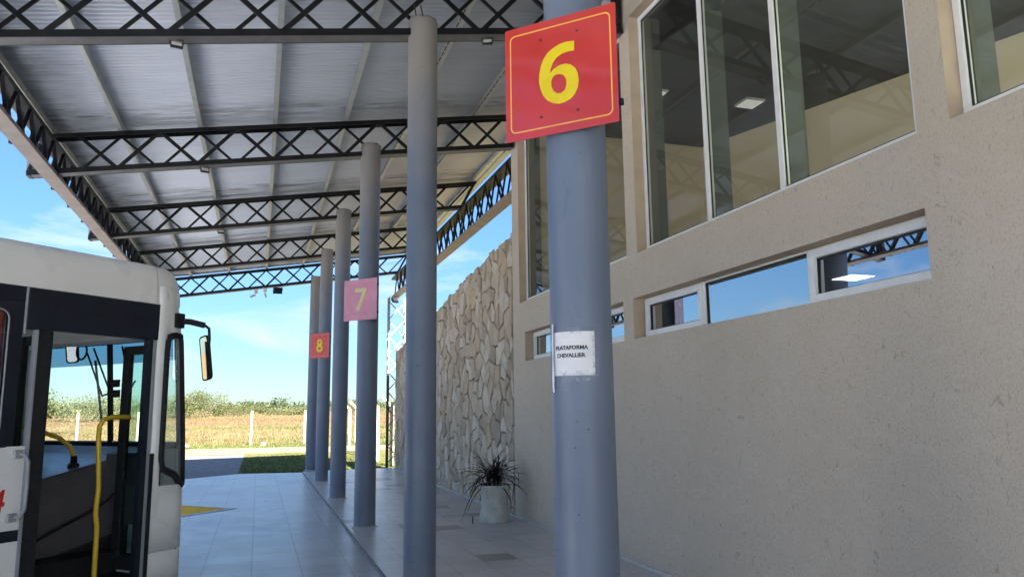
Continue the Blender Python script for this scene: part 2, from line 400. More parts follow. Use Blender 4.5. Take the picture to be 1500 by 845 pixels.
def curve_mesh(name, cu, to_world, mat, parent, sub=0):
    t = bpy.data.objects.new('temp', cu); COL.objects.link(t)
    dg = bpy.context.evaluated_depsgraph_get()
    me = bpy.data.meshes.new_from_object(t.evaluated_get(dg)); bpy.data.objects.remove(t)
    mb = MB()
    if sub:
        bm = bmesh.new(); bm.from_mesh(me); bmesh.ops.subdivide_edges(bm, edges=bm.edges, cuts=sub); bm.to_mesh(me); bm.free()
    mb.v = [tuple(to_world(v.co)) for v in me.vertices]; mb.f = [tuple(p.vertices) for p in me.polygons]; mb.mi = [0] * len(mb.f)
    bpy.data.meshes.remove(me)
    return mb.build(name, mat, parent)
def smooth_loop(pts, k=3):
    """closed Catmull-Rom through the points"""
    n = len(pts); o = []
    for i in range(n):
        p0, p1, p2, p3 = (np.array(pts[(i + j) % n]) for j in (-1, 0, 1, 2))
        for t in np.linspace(0, 1, k, endpoint=False):
            o.append(tuple(.5 * (2 * p1 + (p2 - p0) * t + (2 * p0 - 5 * p1 + 4 * p2 - p3) * t * t + (3 * p1 - p0 - 3 * p2 + p3) * t ** 3)))
    return o

# ------------------------------------------------------------------ measures
XC, YA, SP, XW = 1.517, 3.5246, 4.0246, 3.87       # column row, first column, spacing, facade
CR, HC = .154, 5.716
def zb(x): return 5.31 + .155 * x                  # truss underside
def zt(x): return zb(x) + .57
ROOF_Y0, ROOF_Y1 = -16.2, 23.78

# ------------------------------------------------------------------ ground
def sheet(name, poly, z, mat, th=0):
    mb = MB()
    if th: mb.prism([(x, y, z) for x, y in poly], (0, 0, -th))
    else: mb.add([(x, y, z) for x, y in poly], [tuple(range(len(poly)))])
    o = mb.build(name, mat); 
    return kind(o, 'structure')
# far ground, rising slightly beyond the road
def gz(x, y):
    if y <= 47: return -.13
    return -.13 + .027 * (min(y, 105) - 47) + .0125 * max(0, min(y, 200) - 105) + (.15 * math.sin(x * .05 + y * .03)) * min(1, (y - 47) / 60) - (0 if y < 500 else (y - 500) * .006)
mb = MB(); rows = []
ys = [-400, -150, -60, -20, 0, 20, 40, 47, 55, 65, 80, 100, 130, 160, 190, 260, 400, 700, 1200, 2500]
xs = [-2500, -1000, -500, -250, -140, -90, -60, -40, -25, -15, -8, 0, 8, 15, 25, 40, 60, 90, 140, 250, 500, 1000, 2500]
for y in ys:
    rows.append([(x, y, gz(x, y)) for x in xs])
kind(mb.grid(rows).build('ground', M['field'], smooth=True), 'structure')
sheet('yard', [(-60, -60), (1.25, -60), (1.25, 23.25), (-.42, 23.6), (-1.8, 22.3), (-60, 22.3)], -.03, M['slabs'], .09)
sheet('platform_floor', [(1.278, -20), (4.6, -20), (4.6, 23.6), (1.278, 23.25)], 0, M['tiles'], .12)
kb = MB().span((1.25, -20, -.12), (1.278, 23.25, -.004)); kind(kb.build('platform_kerb', M['kerb']), 'structure')
sheet('asphalt_road', [(-60, 22.2), (-1.9, 22.2), (-.5, 23.58), (-.5, 38), (-60, 38)], -.08, M['asphalt'], .04)
sheet('lawn', [(-.5, 23.2), (60, 23.2), (60, 37), (-.5, 37)], -.076, M['lawn'], .04)
dp = [(-70 + 5 * i, 36.2 + .5 * math.sin(i * 1.7) + .3 * math.sin(i * .6)) for i in range(28)]
dq = [(-70 + 5 * i, 43.2 + .7 * math.sin(i * 1.1 + 1)) for i in range(28)]
sheet('dirt_road', dp + dq[::-1], -.068, M['dirt'])
sheet('verge', dq + [(65, 47.5), (-70, 47.5)], -.09, M['lawn'])
# painted triangle between the bays
tri = [(-.38, 14.94), (-2.9, 12.42), (-2.9, 17.46)]
mk = MB().add([(x, y, -.026) for x, y in tri], [(0, 1, 2)])
mk = MB(); mk.add([(-.42 - 2.3, 14.94 - 2.3, -.026), (-.42, 14.94, -.026), (-.42 - 2.3, 14.94 + 2.3, -.026)], [(0, 1, 2)], 0)
w = .10
for sg in (-1, 1):
    a = Vector((-.42, 14.94, -.022)); d = Vector((-1, sg, 0)).normalized(); nn = Vector((1, sg, 0)).normalized() * w
    e = a + d * 3.25
    mk.add([a + Vector((-.03, 0, 0)), a + Vector((w * 1.414, 0, 0)), e + nn, e], [(0, 1, 2, 3)], 1)
kind(mk.build('yellow_bay_marking', [M['yellow_paint'], M['white_paint']]), 'structure')

# grass
def blades(name, region, n, hr, wr, mats_, seed, zfun=lambda x, y: -.08, per=3, band=None):
    r = random.Random(seed); mb = MB()
    for _ in range(n):
        x, y = region(r); h = r.uniform(*hr); z = zfun(x, y)
        if band: mi = min(len(mats_) - 1, max(0, int(band(x, y) * len(mats_) + r.gauss(0, .55))))
        else: mi = r.choices(range(len(mats_)), weights=[q[1] for q in mats_])[0]
        for _k in range(per):
            a = r.uniform(0, 2 * math.pi); w = r.uniform(*wr); lx, ly = r.gauss(0, .4) * h, r.gauss(0, .4) * h
            ox, oy = r.gauss(0, .5) * h * .6, r.gauss(0, .5) * h * .6
            dx, dy = math.cos(a) * w, math.sin(a) * w
            mb.add([(x + ox - dx, y + oy - dy, z - .02), (x + ox + dx, y + oy + dy, z - .02), (x + ox + lx, y + oy + ly, z + h * r.uniform(.6, 1))], [(0, 1, 2)], mi)
    return kind(mb.build(name, [M[q[0]] for q in mats_], recalc=False), 'stuff')
def lawn_region(r):
    y = 23.7 + 13 * r.random() ** 1.3; return r.uniform(-.45, 9), y
blades('lawn_grass', lawn_region, 11000, (.03, .08), (.006, .014), [('grass_green', 1), ('grass_olive', 1), ('grass_tan', 1)], 3, band=lambda x, y: .28 + .3 * math.sin(x * .9 + y * .35) * math.sin(y * .5) + (.35 if y > 31.5 else 0))
def verge_region(r): return r.uniform(-22, 14), r.uniform(42.8, 50)
blades('verge_grass', verge_region, 7000, (.06, .22), (.012, .03), [('grass_green', 4), ('grass_olive', 4), ('grass_tan', 2)], 4)
def field_region(r):
    y = 47.5 + 130 * r.random() ** 1.5; return r.uniform(-.42, .3) * y, y
def field_band(x, y):
    v = .5 + .22 * math.sin(y * .16 + .9 * math.sin(x * .035)) + .16 * math.sin(y * .43 + x * .06) + .12 * math.sin(x * .11 + y * .05)
    return min(.95, max(0, v + (.25 if 70 < y < 120 else 0) - (.45 if y < 53 else 0)))
blades('dry_field_grass', field_region, 34000, (.08, .28), (.012, .045), [('grass_green', 1), ('grass_olive', 1), ('grass_tan', 1), ('grass_tan_dark', 1), ('grass_rust', 1)], 5, gz, 3, field_band)

# ------------------------------------------------------------------ columns
names = ['blue-grey round column carrying the large red 6 sign and a taped paper notice',
         'bare blue-grey round column with two rebar stubs on top, between signs 6 and 7',
         'blue-grey round column carrying the pink 7 sign',
         'slim-looking blue-grey round column just behind the sign 7 column, no sign on it',
         'blue-grey round column carrying the small red 8 sign',
         'farthest blue-grey round column, behind the sign 8 column at the end of the kerb']
def column_mesh(y, top, seed):
    r = random.Random(seed); mb = MB(); n = 64
    zs = [-.01, 0.02, .5, 1, 1.5, 2, 2.5, 3, 3.5, 4, 4.5, 5, 5.3, top - .05, top - .015, top]
    prof = [(CR * (1 + .006 * math.sin(z * 2.1 + seed)), z) for z in zs[:-2]] + [(CR * .985, top - .015), (CR * .93, top)]
    mb.lathe((XC, y, 0), prof, n)
    k = len(mb.v)
    for i in range(n):                                  # rough broken top edge
        for j in (-1, -2, -3):
            idx = k + j * n + i; p = mb.v[idx]; mb.v[idx] = (p[0], p[1], p[2] + .012 * math.sin(i * .9 + seed) + r.uniform(-.006, .006))
    return mb
columns = []
for n in range(6):
    y = YA + SP * n
    t = thing('column', names[n], 'column', (XC, y, 0), 0, 'columns along the platform kerb')
    column_mesh(y, HC + (.25 if n == 0 else 0), n).build('shaft', M['column'], t, True, angle=50)
    if n == 1:
        for dx, lean in ((-.075, -.035), (.0, -.04)):
            MB().tube([(XC + dx, y - .05, HC - .04), (XC + dx + lean * .4, y - .05, HC + .06), (XC + dx + lean, y - .06, HC + .15)], .008, 6).build('rebar', M['rebar'], t, True)
    b = MB()                                            # mortar squeezed out round the foot
    rr = random.Random(n + 40)
    prof = [(CR + .035, 0.002), (CR + .02, .008), (CR + .001, .016)]
    b.lathe((XC, y, 0), prof, 40, False); b.v = [(p[0] + rr.uniform(-.008, .008), p[1] + rr.uniform(-.008, .008), p[2]) for p in b.v]
    b.build('mortar_collar', M['skirting'], t, True)

# ------------------------------------------------------------------ platform number signs
six = [(0.139, 0.257), (0.136, 0.174), (0.083, 0.178), (0.026, 0.171), (-0.023, 0.148), (-0.056, 0.11), (-0.077, 0.06), (-0.083, 0.023), (-0.049, 0.057), (-0.0, 0.076), (0.056, 0.079), (0.103, 0.06), (0.141, 0.023), (0.164, -0.028), (0.17, -0.09), (0.16, -0.149), (0.135, -0.197), (0.095, -0.233), (0.047, -0.25), (-0.01, -0.255), (-0.066, -0.236), (-0.114, -0.203), (-0.15, -0.156), (-0.173, -0.096), (-0.185, -0.031), (-0.181, 0.039), (-0.166, 0.105), (-0.141, 0.162), (-0.102, 0.21), (-0.052, 0.24), (0.005, 0.26), (0.069, 0.266)]
six_hole = [(-0.002, 0.002), (0.037, -0.016), (0.06, -0.057), (0.062, -0.104), (0.045, -0.146), (0.012, -0.166), (-0.023, -0.162), (-0.055, -0.134), (-0.073, -0.092), (-0.075, -0.049), (-0.059, -0.014), (-0.035, 0.002)]
seven = [(-.16, .275), (.18, .275), (.18, .20), (-.015, -.265), (-.125, -.265), (.06, .18), (-.16, .18)]
def ell(cx, cy, a, b, n=24, t0=0, t1=2 * math.pi, rev=False):
    p = [(cx + a * math.cos(t), cy + b * math.sin(t)) for t in np.linspace(t0, t1, n, endpoint=False)]
    return p[::-1] if rev else p
# 8: outline walks round both bowls
def eight_outline():
    o = []
    for t in np.linspace(-math.pi * .5 + 2.45 - math.pi, math.pi * 1.5 - 2.45 + math.pi, 2): pass
    for t in np.linspace(R(-228 + 180), R(228), 30): o.append((.135 * math.cos(t), .125 + .13 * math.sin(t)))
    lo = [(.165 * math.cos(t), -.115 + .15 * math.sin(t)) for t in np.linspace(R(138), R(402), 30)]
    return o + lo
def rrect(hw, hh, r, n=6):
    o = []
    for cx, cy, a in ((hw - r, hh - r, 0), (-hw + r, hh - r, 90), (-hw + r, -hh + r, 180), (hw - r, -hh + r, 270)):
        o += [(cx + r * math.cos(R(a + 90 * i / n)), cy + r * math.sin(R(a + 90 * i / n))) for i in range(n + 1)]
    return o
A45 = R(-45.5)
def sign(ncol, digit, panel, num, border, label):
    y = YA + SP * ncol
    nrm = Vector((math.sin(R(-134)), math.cos(R(-134)), 0)); ux = Vector((-nrm.y, nrm.x, 0)); 
    c = Vector((XC, y, 3.275)) + nrm * (CR + .035)
    t = thing('platform_sign', label, 'sign', c, 0, 'platform number signs')
    S = .615
    mp = lambda off: (lambda p: c + ux * (p[0] * S) + Vector((0, 0, 1)) * (p[1] * S) + nrm * (off + p[2]))
    flat_shape('panel', [rrect(.5, .5, .012, 3)], .004, mp(0), panel, t)
    flat_shape('border', [rrect(.455, .435, .05), rrect(.444, .424, .042)], .0012, mp(.0032), border, t)
    flat_shape('number', digit, .0012, mp(.0034), num, t)
    for sx, sy in ((-.165, .338), (.163, .34), (-.171, -.336), (.156, -.336)):
        p = mp(.003)((sx, sy, 0)); MB().tube([p, p + nrm * .003], .007, 8).build('screw', M['screw'], t)
    for sy in (.338, -.336):                            # clamps behind the panel
        br = MB()
        for sx in (-.25, .25):
            br.box(mp(-.016)((sx, sy, 0)), (.03, .028, .03), Matrix.Rotation(math.atan2(ux.y, ux.x), 3, 'Z'))
        br.bar(mp(-.012)((-.47, sy, 0)), mp(-.012)((.53, sy, 0)), .02, .03)
        br.build('bracket', M['truss'], t)
    return t
sign(0, [smooth_loop(six[1:8], 1)[:0] or six, six_hole], M['sign_red'], M['sign_yellow'], M['sign_border'], 'large glossy red square sign with yellow number 6 on the nearest column')
sign(2, [seven], M['sign_pink'], M['sign_cream'], M['sign_pale_border'], 'pale pink square sign with pale number 7 on a round column')
sign(4, [eight_outline(), ell(0, .125, .055, .055), ell(0, -.115, .07, .068)], M['sign_orange_red'], M['sign_yellow'], M['sign_pale_border'], 'small distant red square sign with yellow number 8')

# ------------------------------------------------------------------ paper notice
t = thing('paper_notice', 'white paper sheet with black printed words taped round the nearest column', 'notice', (XC, YA - CR, 1.87))
def cyl(u, z, off=.0):
    """u metres along the column skin; 0 faces the yard camera side"""
    a = R(-113) + u / CR
    return Vector((XC + (CR + off) * math.cos(a), YA + (CR + off) * math.sin(a), z))
def wrap(u0, u1, z0, z1, off, nu=24, nz=6, wob=0, seed=0):
    r = random.Random(seed); mb = MB()
    rows = [[cyl(u0 + (u1 - u0) * i / nu, z0 + (z1 - z0) * j / nz, off + (wob * (.5 + .5 * math.sin(i * .9 + j * 1.3 + seed)) + r.uniform(0, wob) if 0 < j < nz or wob > .003 else 0)) for i in range(nu + 1)] for j in range(nz + 1)]
    return mb.grid(rows)
U0 = -.107
wrap(-.155, .063, 1.768, 1.978, .003, wob=0, seed=2).build('sheet', M['paper'], t, True, recalc=False)
wrap(-.160, -.146, 1.69, 2.02, .011, 3, 10, .002, 5).build('curled_edge', M['paper'], t, True, recalc=False)
for i, (a, b, c_, d) in enumerate([(-.10, -.065, 1.95, 2.022), (-.065, .0, 1.965, 1.998), (.05, .085, 1.765, 1.955), (-.10, .085, 1.742, 1.778), (-.11, -.06, 1.70, 1.79), (-.03, .03, 1.735, 1.79), (.04, .075, 1.93, 2.0)]):
    wrap(a, b, c_, d, .0055 + i * .0004, 8, 8, .0016, i).build('tape', M['tape'], t, True, recalc=False)
for txt, z, u in (('PLATAFORMA', 1.892, -.137), ('CHEVALLIER', 1.855, -.131)):
    cu = bpy.data.curves.new('words', 'FONT'); cu.body = txt; cu.size = .0265; cu.offset = .0009; cu.resolution_u = 3
    curve_mesh('words', cu, lambda p, z=z, u=u: cyl(u + p[0], z + p[1], .0049), M['ink'], t)

# ------------------------------------------------------------------ lattice trusses of the canopy
truss_label = {-2: 'black lattice roof truss behind the viewpoint, seen only in window reflections', -1: 'black lattice roof truss just behind the viewpoint, seen only in window reflections',
  0: 'black lattice roof truss over the column with the large 6 sign', 1: 'nearest black lattice truss in view, crossing behind the column with rebar stubs',
  2: 'black lattice roof truss crossing above the column with the pink 7 sign', 3: 'black lattice roof truss crossing above the plain column behind sign 7',
  4: 'black lattice roof truss crossing above the column with the 8 sign', 5: 'farthest lattice truss, standing against open sky past the roof end'}
def make_truss(X1=3.845):
    y = 0; X0 = -3.1; XB = min(X1, 4.06); t = thing('roof_truss', '', 'truss', (0, 0, 0), 0, 'lattice trusses carrying the canopy roof')
    hw = .085
    b = MB()
    for s in (-1, 1):                                   # bottom chord: two angles and a pan between
        b.bar((X0, s * hw, zb(X0) + .035), (XB, s * hw, zb(XB) + .035), .012, .07)
    b.build('bottom_chord', M['truss'], t)
    MB().bar((X0 + .003, 0, zb(X0) + .004), (XB - .003, 0, zb(XB) + .004), .154, .006).build('bottom_pan', M['truss_pan'], t)
    b = MB()
    xt0 = -2.86
    for s in (-1, 1): b.bar((xt0, s * hw, zt(xt0) - .03), (X1, s * hw, zt(X1) - .03), .012, .06)
    b.bar((xt0 + .003, 0, zt(xt0) - .003), (X1 - .003, 0, zt(X1) - .003), .15, .006)
    b.build('top_chord', M['truss'], t)
    node = -2.0; p = 1.035
    for s, ph in ((-1, 0.), (1, .5)):
        w = MB(); wd = .05 if s < 0 else .036; x = node + ph * p - 2 * p
        while x < X1 - .2:
            for (xa, za, xb, zb_) in ((x + .03, 0, x + p / 2 - .02, 1), (x + p / 2 + .02, 1, x + p - .03, 0)):
                if xa > X0 + .1 and xb < X1 - .02 and (XB > X1 - .01 or max(xa if not za else 0, xb if not zb_ else 0) < XB):
                    pa = (xa, s * (hw - .022), (zb(xa) + .06) if za == 0 else (zt(xa) - .05)); pb = (xb, s * (hw - .022), (zb(xb) + .06) if zb_ == 0 else (zt(xb) - .05))
                    w.bar(pa, pb, .022, wd, (0, 0, 1)); 
            x += p
        w.build('near_lacing' if s < 0 else 'far_lacing', M['truss'], t)
    e = MB()
    e.box((X0 + .025, 0, zb(X0) + .17), (.05, .17, .34)); e.v = e.v
    e.bar((X0 + .02, 0, zb(X0) + .33), (xt0, 0, zt(xt0) - .04), .16, .04)
    for s in (-1, 1): e.bar((X0 + .05, s * .06, zb(X0) + .08), (xt0 + .03, s * .06, zt(xt0) - .08), .02, .035)
    e.build('end_post', M['truss'], t)
    e = MB()
    if X1 < 4: e.box((X1 - .03, 0, (zb(X1) + zt(X1)) / 2), (.05, .158, .5))
    else: e.bar((XB - .05, 0, zb(XB) + .05), (X1 - .05, 0, zt(X1) - .06), .158, .05)
    e.build('wall_post', M['truss'], t)
    return t
tr0 = make_truss(); tr3 = make_truss(4.32)
for i, n in enumerate(range(-2, 6)):
    o = (tr0 if i == 0 else copy_tree(tr0)) if n < 3 else (tr3 if n == 3 else copy_tree(tr3))
    o.location = (0, YA + SP * n + .03, 0); o['label'] = truss_label[n]
    if n < 1: o['label'] = truss_label[n]

# canopy roof: sheet, purlins, fascia
ct = thing('canopy_roof', 'sloping corrugated metal canopy roof over the bus platform, pale grey underneath', 'roof', (0, 0, 0))
mb = MB(); per = .09; MAMP = .019; n = int((ROOF_Y1 - ROOF_Y0) / per * 8)
def trap(t):
    t = t % 1.0
    return 1 if t < .34 else (1 - (t - .34) / .16 * 2 if t < .5 else (-1 if t < .84 else -1 + (t - .84) / .16 * 2))
def sheet_rows(xa, xb, ya, yb, mb):
    k = int((yb - ya) / per * 12)
    rows = []
    for x in (xa, xb):
        rows.append([(x, ya + (yb - ya) * i / k, zt(x) + .118 + MAMP * trap((yb - ya) * i / k / per)) for i in range(k + 1)])
    mb.grid(rows)
sheet_rows(-2.9, 3.85, ROOF_Y0, 11.72, mb); sheet_rows(-2.9, 4.33, 11.72, ROOF_Y1, mb)
so = mb.build('roof_sheet', M['sheet'], ct, True, angle=20, recalc=False)
sm = so.modifiers.new('thick', 'SOLIDIFY'); sm.thickness = .002; sm.offset = 1
px = -1.99 - 1.035 + .03
for i in range(7):
    x = -2.84 if i == 0 else -1.99 + 1.035 * (i - 1)
    for ya, yb, cond in ((ROOF_Y0, ROOF_Y1 - .03, True),):
        q = MB(); ye = yb
        # C section: bottom flange, web, top flange
        z = zt(x)
        q.span((x - .03, ya, z + .002), (x + .03, ye, z + .008)); q.span((x + .026, ya, z + .008), (x + .03, ye, z + .098)); q.span((x - .03, ya, z + .095), (x + .026, ye, z + .098)); q.span((x - .03, ya, z + .008), (x - .027, ye, z + .022))
        q.build('purlin', M['galv'], ct)
x = 4.27
MB().span((x - .04, 11.9, zt(x) + .002), (x + .04, ROOF_Y1 - .03, zt(x) + .09)).build('purlin', M['galv'], ct)
for x in (2.15, 3.185):                                   # dotted cable with clips along two purlins
    q = MB(); r = random.Random(int(x * 10)); y = 4.5; z = zt(x) - .003
    while y < 19:
        q.tube([(x - .04, y, z - .004), (x - .045, y + .07, z - .012), (x - .04, y + .11, z - .004)], .007, 5); y += .16
    q.build('cable', M['rubber'], ct)
MB().bar((-2.912, ROOF_Y0, zt(-2.91) + .11), (-2.912, ROOF_Y1, zt(-2.91) + .11), .006, .05).build('edge_flashing', M['girder'], ct)
# gutter and fascia at the far end and open side
MB().bar((-2.9, ROOF_Y1 + .004, zt(-2.9) + .10), (4.33, ROOF_Y1 + .004, zt(4.33) + .10), .006, .07).build('end_flashing', M['galv'], ct)
g = MB(); zz = zt(4.33) + .06
g.span((4.335, 11.9, zz - .07), (4.345, ROOF_Y1, zz + .06)); g.span((4.345, 11.9, zz - .07), (4.45, ROOF_Y1, zz - .06)); g.span((4.45, 11.9, zz - .07), (4.46, ROOF_Y1, zz + .05))
g.build('gutter', M['galv'], ct)

# long edge girders
def girder(name, label, x, hw, z0, z1, ya, yb, pan, step, grp=None, lw=.045):
    t = thing(name, label, 'girder', (x, ya, 0), 0, grp)
    MB().span((x - hw, ya, z0), (x + hw, yb, z0 + .05)).build('bottom_chord', [pan], t)
    q = MB()
    q.span((x - hw, ya, z1 - .06), (x + hw, yb, z1)); q.build('top_chord', M['girder'], t)
    for s in (-1, 1):
        q = MB(); y = ya + (.0 if s < 0 else step / 2)
        while y + step < yb:
            q.bar((x + s * (hw - .015), y, z0 + .04), (x + s * (hw - .015), y + step / 2, z1 - .05), .018, lw, (1, 0, 0))
            q.bar((x + s * (hw - .015), y + step / 2, z1 - .05), (x + s * (hw - .015), y + step, z0 + .04), .018, lw, (1, 0, 0)); y += step
        q.build('lacing', M['girder'], t)
    return t
gl_ = girder('edge_girder', 'dark lattice girder along the open outer edge of the canopy, with brownish underside', -2.82, .1, 4.84, 5.30, ROOF_Y0, 23.6, M['girder_pan'], .56)
y = 7.2                                                   # bolted tabs on the outer side
while y < 23: MB().box((-2.935, y, 4.86), (.03, .05, .05)).build('tab', M['girder'], gl_); y += 1.0
girder('side_girder', 'dark lattice girder between the building corner and lattice post, above the stone wall', 4.02, .11, 5.24, 5.88, 11.78, 24.3, M['girder_pan'], .70, None, .032)

# lattice post at the far end
t = thing('lattice_post', 'slender four-legged lattice post at the far end of the stone wall', 'post', (4.08, 24.2, 0))
q = MB(); hx, hy = .26, .13; H = 5.24; st = .56
for sx in (-1, 1):
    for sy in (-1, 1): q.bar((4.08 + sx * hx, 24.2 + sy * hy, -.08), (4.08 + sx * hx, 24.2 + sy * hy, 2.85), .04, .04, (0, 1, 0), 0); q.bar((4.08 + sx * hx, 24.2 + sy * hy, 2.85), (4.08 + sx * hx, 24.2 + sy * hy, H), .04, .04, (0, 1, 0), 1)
q.build('leg_angles', [M['girder'], M['sunlit_steel']], t)  # legs change to the sunlit tone partway up
q = MB()
for sy in (-1, 1):
    z = .05; d = 1 if sy > 0 else -1
    while z + st < H + .1:
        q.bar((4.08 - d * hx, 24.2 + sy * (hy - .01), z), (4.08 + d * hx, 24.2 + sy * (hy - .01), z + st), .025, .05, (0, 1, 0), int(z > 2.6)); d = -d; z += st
for sx in (-1, 1):
    z = .05; d = 1
    while z + .35 < H:
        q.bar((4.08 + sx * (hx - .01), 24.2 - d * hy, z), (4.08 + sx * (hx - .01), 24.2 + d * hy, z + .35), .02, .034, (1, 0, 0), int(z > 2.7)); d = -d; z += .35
q.build('lacing', [M['girder'], M['sunlit_steel']], t)

# ------------------------------------------------------------------ floodlights and cameras
def floodlight(label, x, y, z, s=1.0, yaw=0, face_cam=True):
    t = thing('floodlight', label, 'floodlight', (x, y, z), yaw, 'floodlights under the trusses')
    m3 = Matrix.Rotation(yaw, 3, 'Z') @ Matrix.Rotation(R(-38), 3, 'X')
    c = Vector((x, y, z - .055 * s))
    b = MB().box(c, (.12 * s, .03 * s, .085 * s), m3)
    for i in range(-3, 4): b.box(c + m3 @ Vector((i * .016 * s, .02 * s, 0)), (.004 * s, .018 * s, .07 * s), m3)
    b.build('housing', M['lamp_body'], t, bevel=.004)
    MB().box(c + m3 @ Vector((0, -.0165 * s, 0)), (.096 * s, .004, .062 * s), m3).build('lens', M['led'], t)
    q = MB()
    for sx in (-1, 1): q.bar(c + Vector((sx * .067 * s, 0, 0)), Vector((x + sx * .067 * s, y, z)), .004, .014 * s)
    q.bar((x - .067 * s, y, z), (x + .067 * s, y, z), .02 * s, .004)
    q.build('bracket', M['lamp_body'], t)
    return t
floodlight('small black floodlight under the nearest truss, above the bus', -.88, YA + SP + .03, zb(-.88) + .002, .95, R(12))
floodlight('small black floodlight under the nearest truss, beside the 6 sign', 2.24, YA + SP + .03, zb(2.24) + .002, .95, R(-20))
floodlight('small floodlight under the second visible truss, left half of the roof', -.87, YA + 2 * SP + .03, zb(-.87) + .002, 1.0, R(15))
floodlight('small floodlight under the third visible truss', -.82, YA + 3 * SP + .03, zb(-.82) + .002, 1.0, R(10))
floodlight('large dark floodlight seen from behind, under the farthest truss', .42, YA + 5 * SP + .03, zb(.42) + .002, 2.2, R(185))
def cctv(label, x, y, z, yaw):
    t = thing('security_camera', label, 'camera', (x, y, z), yaw, 'cameras under the farthest truss')
    MB().span((x - .05, y - .05, z - .12), (x + .05, y + .05, z)).build('junction_box', M['cam_white'], t, bevel=.008)
    m3 = Matrix.Rotation(yaw, 3, 'Z') @ Matrix.Rotation(R(25), 3, 'X')
    b = MB().tube([Vector((x, y, z - .17)) + m3 @ Vector((0, -.02, 0)), Vector((x, y, z - .17)) + m3 @ Vector((0, -.17, 0))], .033, 12)
    b.tube([(x, y, z - .12), (x, y, z - .16)], .012, 8)
    b.build('body', M['cam_white'], t, True); 
    MB().tube([Vector((x, y, z - .17)) + m3 @ Vector((0, -.17, 0)), Vector((x, y, z - .17)) + m3 @ Vector((0, -.176, 0))], .026, 12).build('lens', M['lamp_body'], t)
cctv('white security camera under the farthest truss, the one tilted to the bus side', -.19, YA + 5 * SP + .03, zb(-.19), R(-70))
cctv('white security camera under the farthest truss, the one next to the floodlight', .06, YA + 5 * SP + .03, zb(.06), R(170))
q = MB(); fl = floodlight('black floodlight fixed to the top of the lattice post', 3.98, 24.0, 5.22, 1.8, R(30)); fl['group'] = 'floodlights under the trusses'

# ------------------------------------------------------------------ terminal building
bt = thing('terminal_building', 'brown plastered bus terminal with tall tinted windows and strip windows below', 'building', (XW, 0, 0))
TOP = 7.3
pil = [(-4.70, -4.44), (-.67, -.43), (3.35, 3.59), (7.39, 7.64), (11.41, 11.75)]   # piers between the window bays
big = [(pil[i][1], pil[i + 1][0]) for i in range(4)]
Z0, Z1, ZS0, ZS1 = 3.295, 6.06, 2.37, 2.812
strips = [(3.59, 7.53), (7.77, 11.17)]
holes = [(a, b, Z0, Z1) for a, b in big] + [(a, b, ZS0, ZS1) for a, b in strips]
def wall_grid(x0, x1, ya, yb, z0, z1, holes, mb):
    ys = sorted({ya, yb} | {v for h in holes for v in h[:2]}); zs = sorted({z0, z1} | {v for h in holes for v in h[2:]})
    # add refinement-free cells
    solid = lambda i, j: 0 <= i < len(ys) - 1 and 0 <= j < len(zs) - 1 and not any(h[0] - 1e-6 <= ys[i] and ys[i + 1] <= h[1] + 1e-6 and h[2] - 1e-6 <= zs[j] and zs[j + 1] <= h[3] + 1e-6 for h in holes)
    for i in range(len(ys) - 1):
        for j in range(len(zs) - 1):
            if not solid(i, j): continue
            a, b, c, d = ys[i], ys[i + 1], zs[j], zs[j + 1]
            mb.add([(x0, a, c), (x0, b, c), (x0, b, d), (x0, a, d)], [(0, 1, 2, 3)]); mb.add([(x1, a, c), (x1, b, c), (x1, b, d), (x1, a, d)], [(3, 2, 1, 0)])
            if not solid(i - 1, j): mb.add([(x0, a, c), (x1, a, c), (x1, a, d), (x0, a, d)], [(0, 1, 2, 3)], 1)
            if not solid(i + 1, j): mb.add([(x0, b, c), (x1, b, c), (x1, b, d), (x0, b, d)], [(0, 1, 2, 3)], 1)
            if not solid(i, j - 1): mb.add([(x0, a, c), (x0, b, c), (x1, b, c), (x1, a, c)], [(0, 1, 2, 3)], 1)
            if not solid(i, j + 1): mb.add([(x0, a, d), (x0, b, d), (x1, b, d), (x1, a, d)], [(0, 1, 2, 3)], 1)
fw = MB(); wall_grid(XW, XW + .24, -12, 11.75, -.05, TOP, holes, fw)
fo = fw.build('facade', [M['plaster'], M['plaster_jamb']], bt, recalc=True)
MB().span((XW - .022, -12, 0.0), (XW - .002, 11.75, .028)).build('skirting', M['skirting'], bt)
